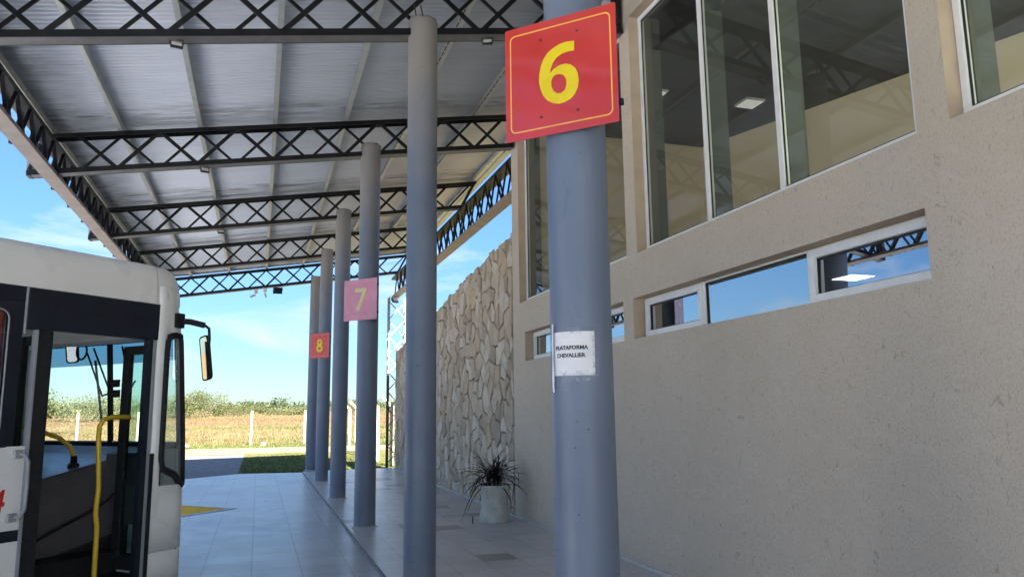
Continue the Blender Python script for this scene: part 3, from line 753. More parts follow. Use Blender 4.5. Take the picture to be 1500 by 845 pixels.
# windows
def window(name, a, b, z0, z1, xg, cuts, fr, wide, gl_, sash, post):
    f = MB(); d0, d1 = xg - .03, xg + .03
    edges = [a] + cuts + [b]
    f.span((d0, a, z0), (d1, b, z0 + fr[0])); f.span((d0, a, z1 - fr[1]), (d1, b, z1))
    f.span((d0 + .001, a, z0 + fr[0]), (d1 - .001, a + fr[3], z1 - fr[1])); f.span((d0 + .001, b - fr[2], z0 + fr[0]), (d1 - .001, b, z1 - fr[1]))
    for c in cuts: f.span((d0 + .002, c - wide / 2, z0 + fr[0]), (d1 - .002, c + wide / 2, z1 - fr[1]))
    wo = f.build(name, M['alu'], bt, bevel=.004)
    for i in range(len(edges) - 1):
        ya = edges[i] + (fr[3] if i == 0 else wide / 2); yb = edges[i + 1] - (fr[2] if i == len(edges) - 2 else wide / 2)
        za, zb_ = z0 + fr[0], z1 - fr[1]
        if sash and i in sash:
            s = MB(); k = .062
            s.span((d0 - .018, ya, za), (d0 + .02, yb, za + k)); s.span((d0 - .018, ya, zb_ - k), (d0 + .02, yb, zb_)); s.span((d0 - .017, ya, za + k), (d0 + .02, ya + k, zb_ - k)); s.span((d0 - .017, yb - k, za + k), (d0 + .02, yb, zb_ - k))
            op = .012 if i == 0 else .003                    # top-hung sash, left a little ajar
            tl = lambda v: (v[0] - op * (zb_ - v[2]) / (zb_ - za), v[1], v[2])
            zA, zB = za, zb_
            s.v = [(v[0] - op * (zB - v[2]) / (zB - zA), v[1], v[2]) for v in s.v]
            s.build('sash', M['alu'], wo, bevel=.004); ya += k; yb -= k; za += k; zb_ -= k
        g = MB(); k = .012
        g.span((xg - .012, ya, za), (xg - .002, yb, za + k)); g.span((xg - .012, ya, zb_ - k), (xg - .002, yb, zb_)); g.span((xg - .012, ya, za + k), (xg - .002, ya + k, zb_ - k)); g.span((xg - .012, yb - k, za + k), (xg - .002, yb, zb_ - k))
        g.build('gasket', M['gasket'], wo)
        pn = MB(); tilt = rng.uniform(-.0015, .0015)
        lean = (.009 if i == 0 else .002) if sash and i in sash else 0
        pn.add([(xg + tilt - lean, ya, za), (xg - tilt - lean, yb, za), (xg - tilt, yb, zb_), (xg + tilt, ya, zb_)], [(0, 1, 2, 3)]); pn.build('pane', gl_, wo)
    if post:
        p = MB()
        for c in cuts + [b - fr[2] / 2]: p.span((xg + .032, c - wide / 2 - .004, z0), (xg + .22, c + wide / 2 + .004, z1))
        p.build('inner_post', M['post_in'], wo)
    return wo
for i, (a, b) in enumerate(big):
    L = b - a
    cuts = [a + L * .385, a + L * .67]
    w_ = window('tall_window', a + .002, b - .002, Z0 + .002, Z1 - .002, XW + .145, cuts, (.07, .05, .05, .12), .06, M['glass_big'], None, True)
for i, (a, b) in enumerate(strips):
    L = b - a
    cuts = [a + L * .32, a + L * .70]
    window('strip_window', a + .002, b - .002, ZS0 + .002, ZS1 - .002, XW + .175, cuts, (.016, .016, .02, .02), .035, M['glass_strip'], (0, 2), False)
# rest of the building: rooms behind the glass
RX = 7.4
q = MB(); q.span((XW + .24, 11.5, -.05), (RX + .2, 11.75, TOP)); q.span((XW + .24, -12, -.05), (RX + .2, -11.75, TOP)); q.build('end_wall', [M['plaster']], bt)
MB().span((RX, -11.75, -.05), (RX + .2, 11.5, TOP)).build('back_wall', [M['plaster']], bt)
q = MB(); q.span((RX - .02, -11.75, 3.16), (RX - .004, 11.48, TOP - .2)); q.span((XW + .26, 11.48, 3.16), (RX - .02, 11.496, TOP - .2)); q.build('room_lining', M['room_wall'], bt)
def zceil(y): return 6.22 - .135 * (11.4 - y) if y > 2 else 6.22 - .135 * 9.4
q = MB(); q.grid([[(x, y, zceil(y) + .0) for y in (-11.7, -6.3, 2, 2.01, 11.47)] for x in (XW + .25, 4.7, 7.2, RX - .021)], skip=lambda i, k: i == 1 and k == 1); q.build('room_ceiling', M['room_ceiling'], bt, recalc=False)  # gap added in the ceiling so sun from above reaches the hall
MB().span((XW + .245, -11.74, 3.02), (RX - .01, 11.47, 3.16)).build('upper_floor', M['room_floor'], bt)
q = MB(); q.span((XW + .1, -2.0, TOP), (RX + .3, 11.75, TOP + .12)); q.span((XW + .1, -12, TOP), (RX + .3, -11, TOP + .12)); q.span((XW + .1, -11, TOP + .001), (5.1, -2.0, TOP + .119)); q.span((7.2, -11, TOP + .001), (RX + .3, -2.0, TOP + .119))
q.build('flat_roof', M['roofing'], bt)
MB().span((5.05, -11.05, TOP + .125), (7.25, -1.95, TOP + .13)).build('added_skylight', M['bus_glass'], bt)  # unseen roof light added to brighten the hall behind the tall windows
def ceil_lamp(label, x, y, z, s, m):
    t = thing('ceiling_light', label, 'ceiling light', (x, y, z), 0, 'ceiling lights inside the terminal')
    MB().box((x, y, z + .02), (s + .04, s + .04, .03)).build('rim', M['lamp_rim'], t, bevel=.004)
    MB().box((x, y, z + .001), (s, s, .01)).build('diffuser', m, t)
ceil_lamp('square ceiling light behind the tall window, in its left pane', 4.95, 8.72, zceil(8.72) - .06, .2, M['lamp'])
ceil_lamp('square ceiling light behind the tall window, in its middle pane', 6.35, 8.62, zceil(8.62) - .06, .26, M['lamp'])
ceil_lamp('bright square ceiling light glowing behind the lower strip window', 6.05, 6.62, 2.98, .3, M['lamp_bright'])

# ------------------------------------------------------------------ stone wall
t = thing('stone_wall', 'flagstone-clad wall with a sloping top, running on from the building corner', 'wall', (XW, 17, 0))
SY0, SY1 = 11.765, 23.0
def ztop(y): return 4.50 - (y - 11.8) * .0955
MB().prism([(XW + .035, SY0, -.05), (XW + .035, SY1, -.05), (XW + .035, SY1, ztop(SY1)), (XW + .035, SY0, ztop(SY0))], (.3, 0, 0)).build('wall_core', M['mortar'], t)
def stones():
    r = random.Random(11); cw, ch = .25, .32
    nu, nv = int((SY1 - SY0) / cw) + 1, int(4.6 / ch) + 2
    P = {}
    for i in range(-1, nu + 2):
        for j in range(-1, nv + 2): P[i, j] = (i + r.uniform(0, 1), j + r.uniform(0, 1) + (.5 if i % 2 else 0))
    mb = MB()
    for (i, j), (px_, pz_) in P.items():
        poly = [(px_ - 1.6, pz_ - 1.6), (px_ + 1.6, pz_ - 1.6), (px_ + 1.6, pz_ + 1.6), (px_ - 1.6, pz_ + 1.6)]
        def clip(poly, nx, ny, d):
            o = []
            for a in range(len(poly)):
                p, q_ = poly[a], poly[(a + 1) % len(poly)]; sp, sq = p[0] * nx + p[1] * ny - d, q_[0] * nx + q_[1] * ny - d
                if sp <= 0: o.append(p)
                if (sp < 0 < sq) or (sq < 0 < sp):
                    k = sp / (sp - sq); o.append((p[0] + (q_[0] - p[0]) * k, p[1] + (q_[1] - p[1]) * k))
            return o
        for a in range(-2, 3):
            for b in range(-2, 3):
                if (a or b) and (i + a, j + b) in P and poly:
                    qx, qz = P[i + a, j + b]; nx, ny = qx - px_, qz - pz_
                    poly = clip(poly, nx, ny, nx * (px_ + qx) / 2 + ny * (pz_ + qz) / 2)
        if len(poly) < 3: continue
        W_ = [(SY0 + u * cw, v * ch - .1) for u, v in poly]
        W_ = clip(W_, -1, 0, -SY0) ; W_ = clip(W_, 1, 0, SY1); W_ = clip(W_, 0, -1, -.02)
        bump_ = r.uniform(-.03, .07); W_ = clip(W_, .0955, 1, ztop(0) + bump_) if W_ else W_
        if len(W_) < 3: continue
        # round the corners a little: split each edge, wobble
        c0 = (sum(p[0] for p in W_) / len(W_), sum(p[1] for p in W_) / len(W_))
        ar = abs(sum(W_[k][0] * W_[(k + 1) % len(W_)][1] - W_[(k + 1) % len(W_)][0] * W_[k][1] for k in range(len(W_)))) / 2
        if ar < .004: continue
        ring = []
        for k in range(len(W_)):
            p, q_ = W_[k], W_[(k + 1) % len(W_)]; L = math.hypot(q_[0] - p[0], q_[1] - p[1])
            nseg = max(1, int(L / .09))
            for s_ in range(nseg):
                f = (s_ + (.04 if s_ == 0 else 0)) / nseg
                ring.append((p[0] + (q_[0] - p[0]) * f + r.gauss(0, .0035), p[1] + (q_[1] - p[1]) * f + r.gauss(0, .0045)))
        def ins(d, pts):
            o = []
            for p in pts:
                dx, dz = p[0] - c0[0], p[1] - c0[1]; L = math.hypot(dx, dz) + 1e-6; k = max(.25, 1 - d / L); o.append((c0[0] + dx * k, c0[1] + dz * k))
            return o
        g = r.uniform(.006, .013); dep = r.uniform(.03, .055); ty, tz = r.gauss(0, .03), r.gauss(0, .025)
        def X(p, d): return XW + .034 - d - (p[0] - c0[0]) * ty - (p[1] - c0[1]) * tz
        r0, r1, r2 = ins(g, ring), ins(g + .002, ring), ins(g + .012, ring); nn = len(ring)
        vs = [(XW + .036, *p) for p in r0] + [(X(p, dep - .012), *p) for p in r1] + [(X(p, dep) + r.gauss(0, .003), *p) for p in r2]
        vs.append((X(c0, dep + r.uniform(-.002, .008)), *c0))
        fs = []
        for k in range(nn):
            k2 = (k + 1) % nn; fs += [(k, k2, nn + k2, nn + k), (nn + k, nn + k2, 2 * nn + k2, 2 * nn + k), (2 * nn + k, 2 * nn + k2, 3 * nn)]
        mb.add(vs, fs, r.choices(range(5), weights=(4, 3, 2, 2, 3))[0])
    mb.build('flagstones', [M['stone%d' % k] for k in range(5)], t, recalc=True)
stones()
MB().span((XW - .035, SY0 + .01, .001), (XW + .03, SY1, .03)).build('skirting', M['skirting'], t)

# ------------------------------------------------------------------ potted plant
PX, PY = 3.40, 11.32
t = thing('potted_plant', 'spiky dark purple plant in an off-white pot at the building corner', 'plant', (PX, PY, 0))
prof = [(.17, .001), (.232, .002), (.236, .03), (.226, .075), (.205, .16), (.196, .25), (.198, .34), (.21, .42), (.226, .48), (.237, .505), (.24, .53), (.222, .535), (.20, .52), (.19, .44)]
po = MB().lathe((PX, PY, 0), prof, 40, False).build('pot', M['pot'], t, True, angle=50)
MB().lathe((PX, PY, 0), [(.198, .462), (.12, .474), (.01, .48)], 24, False).build('soil', M['soil'], po, True)
q = MB(); r = random.Random(21)
for st, (sx, sy) in enumerate([(0, 0), (.05, .03), (-.05, .02)]):
    q.tube([(PX + sx, PY + sy, .46), (PX + sx * 1.3, PY + sy * 1.3, .57), (PX + sx * 1.8, PY + sy * 1.8, .66)], [.018, .015, .012], 7)
q.build('stem', M['cordyline'], t, True)
q = MB()
for k in range(125):
    st = r.choice([(0, 0), (.1, .06), (-.1, .04)]); az = r.uniform(0, 2 * math.pi); L = r.uniform(.42, .86); up = r.uniform(.15, 1.35)
    b = Vector((PX + st[0] * .8, PY + st[1] * .8, r.uniform(.50, .70)))
    d = Vector((math.cos(az) * math.cos(up), math.sin(az) * math.cos(up), math.sin(up))); side = Vector((-math.sin(az), math.cos(az), 0)); w = r.uniform(.012, .021)
    droop = r.uniform(.35, 1.5); pts = []
    for i in range(8):
        f = i / 7; p = b + d * (L * f) + Vector((0, 0, -droop * L * f * f * .72)); ww = w * (1 - f) ** .6 * min(1, .5 + 2 * f)
        p.x = min(p.x, XW - .05 - .0 * f); p.z = max(p.z, .03); pts.append((p - side * ww, p + Vector((0, 0, -ww * .5)), p + side * ww))
    q.grid([list(a) for a in pts])
q.build('leaves', M['cordyline'], t, True, recalc=False)
MB().tube([(PX - .37, PY - .1, .0), (PX - .365, PY - .1, .05), (PX - .37, PY - .1, .10)], .008, 6).build('stake', M['rebar'], t)

# ------------------------------------------------------------------ bus
BP = Vector((-.645, 7.271, -.03)); BA = R(90 - 45.5)          # local x forward, y to its left
bus = thing('parked_bus', 'white bus nosed into the platform with its front door open', 'bus', BP, BA)
WB = WORLD[bus.name]
class LB(MB):
    """builder in the bus's own axes (heights over the platform level)"""
    def build(s, name, mat, parent=bus, **k):
        s.v = [tuple(WB @ Vector((p[0], p[1], p[2] + .03))) for p in s.v]; return MB.build(s, name, mat, parent, **k)
BW, BL = 2.45, -9.2
def xf(z):                                                    # front profile
    pts = [(.2, .155), (.45, .155), (1.0, .15), (1.4, .13), (2.3, .055), (2.6, .0), (2.75, -.05), (2.86, -.12)]
    for (a, b), (c, d) in zip(pts, pts[1:]):
        if z <= c: return b + (d - b) * max(0, (z - a)) / (c - a)
    return pts[-1][1]
# right side skins: (x0,x1,z0,z1)
def skin(name, x0, x1, z0, z1, mat, y=0, th=.03, inward=1):
    return LB().span((x0, y, z0), (x1, y + th * inward, z1)).build(name, mat, bevel=.004)
skin('lower_side_panel', -9.0, -1.285, .28, .755, M['bus_white']); skin('side_stripe', -9.0, -1.285, .755, .832, M['bus_black'], .002)
skin('middle_side_panel', -9.0, -1.285, .832, 1.405, M['bus_white'])
# roof: loft of cross sections
prof = [(0.0, 2.54), (.004, 2.64), (.012, 2.75), (.028, 2.825), (.055, 2.86), (.13, 2.89), (.4, 2.925), (1.225, 2.96)]
prof = prof + [(BW - y, z) for y, z in prof[:-1][::-1]]
def station(x, dz=0, sq=1, zmin=2.54): return [(x, BW / 2 + (y - BW / 2) * sq, max(zmin - .0, z - dz * max(0, (z - 2.54)) / .49)) for y, z in prof]
LB().grid([station(x) for x in (BL, -6, -3, -1.3, -.285)]).build('roof', M['bus_white'], smooth=True, angle=60)
LB().grid([station(x, dz, sq) for x, dz, sq in ((-.28, 0, 1), (-.15, .01, .998), (-.09, .05, .99), (-.045, .12, .975), (-.01, .22, .955), (.015, .36, .93))]).build('front_cap', M['bus_white'], smooth=True, angle=60)
# black band with the door header, side window band
skin('window_band', -9.0, -1.36, 2.43, 2.54, M['bus_black'], .003)
hd = LB().span((-1.355, -.012, 2.235), (-.262, .05, 2.535)).build('door_header', M['bus_black'], bevel=.006)
q = LB(); r = random.Random(5)
for k in range(16):
    x = -1.27 + k * .063; q.bar((x, -.0128, 2.37 + r.uniform(-.02, .02)), (x + r.uniform(.0, .018), -.0128, 2.37 + r.uniform(.05, .08)), .0008, .002, (0, 1, 0))
q.build('scratch_marks', M['bus_black'], hd)
skin('side_trim', -1.285, -1.262, .3, 2.235, M['bus_grey'], -.008, .05)
skin('band_trim', -1.372, -1.357, 2.2, 2.54, M['bus_grey'], -.008, .05)
# side windows
xs_ = [-1.42, -2.95, -4.45, -5.95, -7.45, -8.9]
for a, b in zip(xs_, xs_[1:]):
    q = LB(); cen = ((a + b) / 2, 1.915); hw_, hh_ = (a - b) / 2, .515
    lo = rrect(hw_, hh_, .012); li = rrect(hw_ - .06, hh_ - .07, .07)
    for (p0, p1), (i0, i1) in zip(zip(lo, lo[1:] + lo[:1]), zip(li, li[1:] + li[:1])):
        q.add([(cen[0] + p[0], yy, cen[1] + p[1]) for yy in (-.004,) for p in (p0, p1, i1, i0)], [(0, 1, 2, 3)])
        q.add([(cen[0] + p0[0], .03, cen[1] + p0[1]), (cen[0] + p1[0], .03, cen[1] + p1[1]), (cen[0] + i1[0], .03, cen[1] + i1[1]), (cen[0] + i0[0], .03, cen[1] + i0[1])], [(3, 2, 1, 0)])
        q.add([(cen[0] + i0[0], -.004, cen[1] + i0[1]), (cen[0] + i1[0], -.004, cen[1] + i1[1]), (cen[0] + i1[0], .03, cen[1] + i1[1]), (cen[0] + i0[0], .03, cen[1] + i0[1])], [(0, 1, 2, 3)])
    wf = q.build('side_window', M['bus_black'], recalc=True)
    g = LB(); pp = rrect(hw_ - .059, hh_ - .069, .07); g.add([(cen[0] + p[0], .012, cen[1] + p[1]) for p in pp], [tuple(range(len(pp)))]); g.build('pane', M['bus_glass_dark'], wf)
    tr_ = LB(); tr_.tube([(cen[0] + p[0], -.006, cen[1] + p[1]) for p in li + li[:1]], .006, 6, False); tr_.build('trim', M['bus_grey'], wf)
    LB().span((b + .06, .0, 1.66), (a - .06, .014, 1.68)).build('slider_bar', M['bus_black'], wf)
    c = LB(); k = 60
    c.grid([[(b + .1 + (a - b - .14) * i / k, .09 + .018 * math.sin(i * 1.25), z) for i in range(k + 1)] for z in (1.7, 2.4)])
    c.build('curtain', M['curtain'], smooth=True, recalc=False)
# band between windows
for x in xs_: skin('window_post', x - .0 - .002, x + .047 if x == xs_[0] else x + .002, 1.405, 2.43, M['bus_black'], .0035)
skin('window_rear_post', -9.0, -8.9, 1.405, 2.43, M['bus_black'], .0035)
# left side, rear, floor
q = LB(); q.span((-9.0, BW - .03, .28), (-.2, BW, 1.42)); q.span((-9.0, BW - .029, 2.4), (-.2, BW - .001, 2.54))
for x in (-9.0, -7.4, -5.9, -4.4, -2.9, -1.4, -.25): q.span((x, BW - .028, 1.42), (x + .08, BW - .002, 2.4))
q.build('left_side', M['bus_white'])
LB().span((-8.9, BW - .02, 1.43), (-.18, BW - .012, 2.39)).build('left_glass', M['bus_glass_dark'])
q = LB(); q.span((BL, .02, .3), (BL + .03, BW - .02, 2.98)); q.build('rear_panel', M['bus_white'], bevel=.02)
LB().span((BL + .03, .05, .66), (-1.3, BW - .05, .72)).build('cabin_floor', M['bus_in'])
LB().span((-1.3, .7, .66), (.02, BW - .1, .72)).build('driver_floor', M['bus_in'])
q = LB(); q.span((-1.26, .02, .28), (-.25, .7, .34)); q.span((-1.26, .35, .34), (-.25, .7, .5)); q.span((-1.26, .68, .5), (-.25, .72, .72)); q.build('door_steps', M['rubber'])
LB().grid([[(x, y, z) for y, z in ((.06, 2.52), (.2, 2.6), (1.2, 2.64), (2.25, 2.6), (2.39, 2.52))] for x in (BL + .05, -.26)]).build('ceiling_lining', M['bus_ceiling'], smooth=True, recalc=False)
LB().span((-.30, .12, 2.26), (-.05, BW - .12, 2.62)).build('visor_box', M['bus_ceiling'], bevel=.03)
q = LB(); q.span((-1.45, .04, .72), (-1.40, .75, 1.5)); q.build('door_screen', M['bus_in'])
# front corner skin: plan curve x z-levels with the quarter window cut out
def plan(z, n=9, rad=.17):
    f = xf(z); p = [(-.262, 0), (-.20, 0), (-.175, 0)]
    x1 = f - rad; p.append((min(-.13, x1), 0))
    for k in range(n + 1):
        a = math.pi / 2 * k / n; p.append((x1 + rad * math.sin(a), rad * (1 - math.cos(a))))
    p += [(f + .012, .5), (f + .03, 1.2), (f + .012, BW - .5)]
    for k in range(n + 1):
        a = math.pi / 2 * k / n; p.append((x1 + rad * math.cos(a), BW - rad * (1 - math.sin(a))))
    p.append((-.262, BW)); return p
zl = [.22, .38, .503, .506, .75, 1.03, 1.13, 1.30, 1.38, 1.8, 2.20, 2.295, 2.42, 2.52, 2.6, 2.7]
rows = [[(x, y, z) for x, y in plan(z)] for z in zl]
npl = len(rows[0]); iw0 = 3 + 10                               # first index past the right corner arc
def skipw(i, k):
    z = (zl[i] + zl[i + 1]) / 2
    if 2 <= k <= 8 and 1.06 < z < 2.29: return True             # quarter window
    if 11 <= k <= 16 and 1.36 < z < 2.30: return True           # windscreen
    if zl[i] == .503: return True
    return False
q = LB(); q.grid(rows, skip=skipw)
fo = q.build('front_body', M['bus_white'], smooth=True, angle=35)
sol = fo.modifiers.new('thick', 'SOLIDIFY'); sol.thickness = .02; sol.offset = 0
q = LB(); q.grid([[(x, y, z) for x, y in plan(z)[2:10]] for z in zl if 1.03 <= z <= 2.3]); qg = q
qw = qg.build('quarter_window', M['bus_glass_corner'], smooth=True, recalc=False)
def on_plan(k, z):
    p = plan(z); i = int(k); f = k - i; a, b = p[i], p[min(i + 1, len(p) - 1)]; return Vector((a[0] + (b[0] - a[0]) * f, a[1] + (b[1] - a[1]) * f, z))
loop = [(2.2, 2.15), (2.35, 2.24), (3.0, 2.285), (5, 2.29), (7.5, 2.29), (8.6, 2.24), (9, 2.15), (9, 1.8), (9, 1.4), (9, 1.1), (8.7, 1.03), (7.5, 1.02), (6, 1.05), (4.2, 1.11), (2.6, 1.17), (2.2, 1.25), (2.2, 1.6), (2.2, 1.9)]
lp = [on_plan(k, z) for k, z in loop]
q = LB(); q.tube(lp + lp[:2], .030, 8, False); q.build('rubber_frame', M['rubber'], qw, smooth=True)
q = LB()                                                        # black print filling the window's corners
q.grid([[tuple(on_plan(k, z) + Vector((.002, -.003, 0))) for k in (1.9, 2.1, 2.35)] for z in (1.03, 1.3, 1.8, 2.29)])
q.grid([[tuple(on_plan(k, z) + Vector((.003, -.002, 0))) for k in (8.0, 8.5, 9.0, 9.3)] for z in (1.03, 1.3, 1.8, 2.29)])
q.build('edge_print', M['rubber'], qw, smooth=True, recalc=False)
q = LB(); q.grid([[(x - .004, y, z) for x, y in plan(z)[11:18]] for z in (1.35, 1.5, 1.8, 2.1, 2.31)]); ws = q.build('windscreen', M['bus_glass'], smooth=True, recalc=False)
q = LB()
for k in (11.0, 16.95): q.tube([on_plan(k, z) for z in (1.33, 1.7, 2.0, 2.31)], .035, 8)
q.tube([(xf(1.83 + (z - 1.83)) + .02, 1.10, z) for z in (1.33, 1.6, 1.9, 2.31)], .026, 8)
for z in (1.345, 2.305): q.tube([(x, y, z) for x, y in plan(z)[11:18]], .03, 8)
q.build('windscreen_frame', M['rubber'], ws, smooth=True)
q = LB(); q.grid([[(x - .012, y, z) for x, y in plan(z)[11:18]] for z in (2.09, 2.30)]); q.build('sun_strip', M['sunstrip'], ws, recalc=False)
# bumper
q = LB(); q.grid([[(x + .012 * (1 if x > -.1 else 0), y, z) for x, y in plan(z)] for z in (.2, .36, .499)]); q.build('bumper', M['bus_white'], smooth=True, angle=40)
for yy in (.32, BW - .32):
    LB().box((.155, yy, .72), (.06, .3, .17)).build('headlight', M['led'], bevel=.02)
# door post strips between door and quarter window
skin('door_post', -.345, -.298, .3, 2.235, M['bus_black'], .0, .06)
skin('door_seal', -.298, -.264, .3, 2.235, M['bus_grey'], .001, .05)
q = LB(); q.span((-.262, -.006, .3), (-.235, .0, 1.05)); q.span((-.275, -.02, .3), (-.243, -.006, 1.3)); q.build('post_strip', M['rubber'], bevel=.004)
LB().bar((-.262, -.004, .503), (.04, -.004, .503), .004, .008).build('panel_seam', M['rubber'])
LB().bar((-.262, -.004, 2.3), (-.262, -.004, 2.54), .004, .012).build('panel_seam', M['rubber'])
# folded door leaves
def leaf(x, y0, y1, z0, z1, w):
    q = LB(); th = .035
    q.span((x - th / 2, y0, z0), (x + th / 2, y0 + w, z1)); q.span((x - th / 2, y1 - w, z0), (x + th / 2, y1, z1))
    q.span((x - th / 2 + .001, y0 + w, z0), (x + th / 2 - .001, y1 - w, z0 + .12)); q.span((x - th / 2 + .001, y0 + w, z1 - .07), (x + th / 2 - .001, y1 - w, z1))
    q.span((x - th / 2 + .002, y0 + w, 1.04), (x + th / 2 - .002, y1 - w, 1.08))
    o = q.build('door_leaf', M['rubber'], bevel=.006)
    LB().span((x - .003, y0 + w - .005, z0 + .1), (x + .003, y1 - w + .005, z1 - .05)).build('pane', M['bus_glass'], o)
    return o
leaf(-.25, .03, .42, .36, 2.2, .09); leaf(-.20, .05, .47, .36, 2.2, .085)
leaf(-1.215, .0, .30, .36, 2.2, .09)
LB().span((-1.262, -.002, .3), (-1.15, .05, 2.235)).build('door_jamb', M['rubber'], bevel=.006)
# dashboard and engine cover
q = LB()
pts_top = [(-1.0, 1.03), (-.78, 1.09), (-.4, 1.17), (.0, 1.25)]
rows = [[(x, y, z + dz) for x, z in pts_top] for y, dz in ((.62, -.62), (.63, -.35), (.66, -.12), (.70, -.03), (.76, 0.0))]
q.grid(rows); q.grid([[(-1.0, .62, .41), (-1.0, .76, 1.03)], [(-1.05, 2.3, .41), (-1.05, 2.3, 1.03)]])
q.build('engine_cover', M['bus_plastic'], smooth=True, angle=60)
LB().span((-1.0, .64, .3), (.05, .70, .70)).build('kick_panel', M['bus_in'])
q = LB(); q.grid([[(-1.0, .74, 1.032), (-.78, .74, 1.092), (-.4, .74, 1.172), (.0, .74, 1.252), (.1, .74, 1.33)], [(-1.0, 2.35, 1.06), (-.78, 2.35, 1.12), (-.4, 2.35, 1.2), (.0, 2.35, 1.28), (.1, 2.35, 1.34)]])
q.build('dashboard_top', M['bus_dash'], recalc=False)
q = LB(); q.grid([[(.1, .2, 1.34), (-.12, .2, 1.30), (-.14, .2, .7)], [(.1, .76, 1.335), (-.12, .76, 1.28), (-.14, .76, .7)]]); q.build('front_ledge', M['bus_plastic'], recalc=False)
q = LB(); q.tube([(-.9 + .95 * i / 12, (.655 if i > 9 else .60) - .012 + .004 * math.sin(i), .60 + .5 * (i / 12) ** 1.4 + .03 * math.sin(i * .5)) for i in range(13)], .012, 6); q.build('dash_cable', M['rubber'], smooth=True)
q = LB(); q.box((-.92, .62, .46), (.22, .05, .16)); q.build('kick_box', M['bus_plastic'], bevel=.02)
q = LB(); q.span((-.97, .59, .47), (-.83, .596, .505)); q.build('pull_handle', M['bus_ceiling'], bevel=.008)
q = LB(); q.span((-.955, .586, .48), (-.845, .59, .495)); q.build('handle_slot', M['bus_in'])
q = LB(); q.lathe((-.55, 1.55, 1.22), [(.0, 0), (.1, .02), (.14, .1), (.1, .18), (.02, .2)], 16); q.build('rag_bundle', M['bus_dash'], smooth=True)
# steering wheel
q = LB(); c0 = Vector((-.55, 1.75, 1.28)); ringp = []
for k in range(25):
    a = 2 * math.pi * k / 24; ringp.append(c0 + Vector((math.cos(a) * .22 * .9, math.sin(a) * .22, math.cos(a) * .1)))
q.tube(ringp, .016, 8, False); q.tube([c0, c0 + Vector((.1, 0, -.3))], .03, 8)
for k in (0, 8, 16): q.tube([c0 + Vector((0, 0, -.02)), ringp[k]], .012, 6)
q.build('steering_wheel', M['rubber'], smooth=True)
# driver's seat
q = LB(); q.box((-1.25, 1.75, 1.1), (.5, .5, .14)); q.box((-1.52, 1.75, 1.5), (.12, .48, .75)); q.box((-1.25, 1.75, .88), (.3, .3, .3)); q.build('driver_seat', M['seat'], bevel=.04)
for k in range(7):
    for yy in (.35, .82, 1.63, 2.1):
        x = -2.1 - k * .95; q = LB(); q.box((x, yy, 1.12), (.42, .43, .1)); q.box((x - .22, yy, 1.45), (.08, .43, .7)); q.box((x, yy, .9), (.1, .1, .35)); q.build('passenger_seat', M['seat'], bevel=.03)
# rails
q = LB(); q.tube([(-.585, .15, .34), (-.59, .15, .75), (-.61, .15, .85), (-.60, .15, 1.05), (-.63, .15, 1.45), (-.62, .16, 1.53), (-.57, .18, 1.585), (-.48, .2, 1.60), (-.30, .26, 1.60)], .019, 10); q.build('grab_pole', M['yellow_rail'], smooth=True)
q = LB(); q.tube([(-.82, .98, 1.55), (-.66, .92, 1.50), (-.5, .86, 1.43), (-.42, .83, 1.36), (-.38, .82, 1.27)], .019, 10); q.build('dash_rail', M['yellow_rail'], smooth=True)
q = LB(); q.lathe((-.38, .82, 1.165), [(.045, 0), (.045, .04), (.028, .05), (.026, .11)], 12); q.build('rail_socket', M['rubber'], smooth=True)
q = LB(); q.tube([(-1.335, -.005, 1.35), (-1.315, -.05, 1.345), (-1.295, -.06, 1.30), (-1.292, -.062, 1.12), (-1.295, -.06, .97), (-1.315, -.05, .925), (-1.34, -.005, .92)], .014, 10); gh = q.build('grab_handle', M['bus_grey'], smooth=True)
q = LB(); q.box((-1.34, -.01, 1.35), (.06, .03, .06)); q.box((-1.35, -.01, .92), (.06, .03, .06)); q.build('handle_base', M['chrome'], gh, bevel=.006)
# red number on the side
cu = bpy.data.curves.new('number', 'FONT'); cu.body = '4'; cu.size = .225; cu.shear = .12; cu.extrude = .0006; cu.offset = .004
Wn = WB.copy()
curve_mesh('fleet_number', cu, lambda p: Wn @ Vector((-1.515 + p[0], -.0012 - p[2], .955 + p[1] + .03)), M['red_paint'], bus)
LB().span((-1.49, -.003, .67), (-1.415, -.0015, .69)).build('red_mark', M['red_paint'])
# mirrors
q = LB(); q.tube([(-.04, .02, 2.42), (.02, -.05, 2.415), (.10, -.14, 2.385)], .026, 8); q.tube([(.10, -.14, 2.385), (.135, -.155, 2.36), (.145, -.155, 2.27), (.14, -.15, 2.15)], .013, 8)
am = q.build('mirror_arm', M['rubber'], smooth=True)
LB().box((-.06, .0, 2.42), (.10, .05, .13)).build('mirror_mount', M['rubber'], bevel=.012)
def mirror(c, nx, ny, w, h, par, d=.055):
    yaw = math.atan2(ny, nx); m3 = Matrix.Rotation(yaw, 3, 'Z') @ Matrix.Rotation(R(6), 3, 'Y') @ Matrix.Rotation(R(4), 3, 'X')
    q = LB(); c = Vector(c)
    sec = []
    for off, k in ((0, 1), (-.02, 1.0), (-d * .8, .82), (-d, .5)):
        sec.append([c + m3 @ Vector((off, p[0] * k, p[1] * (1 - (1 - k) * .35))) for p in rrect(w / 2, h / 2, .035)])
    ns = len(sec[0])
    for a, b in zip(sec, sec[1:]):
        for i in range(ns): q.add([a[i], a[(i + 1) % ns], b[(i + 1) % ns], b[i]], [(0, 1, 2, 3)])
    q.add(sec[-1], [tuple(range(ns))])
    o = q.build('mirror_head', M['rubber'], par, smooth=True, recalc=False)
    g = LB(); g.add([c + m3 @ Vector((-.004, p[0], p[1])) for p in rrect(w / 2 - .012, h / 2 - .012, .028)], [tuple(range(ns))]); g.build('mirror_glass', M['mirror'], o if par == bus else par)
    return o
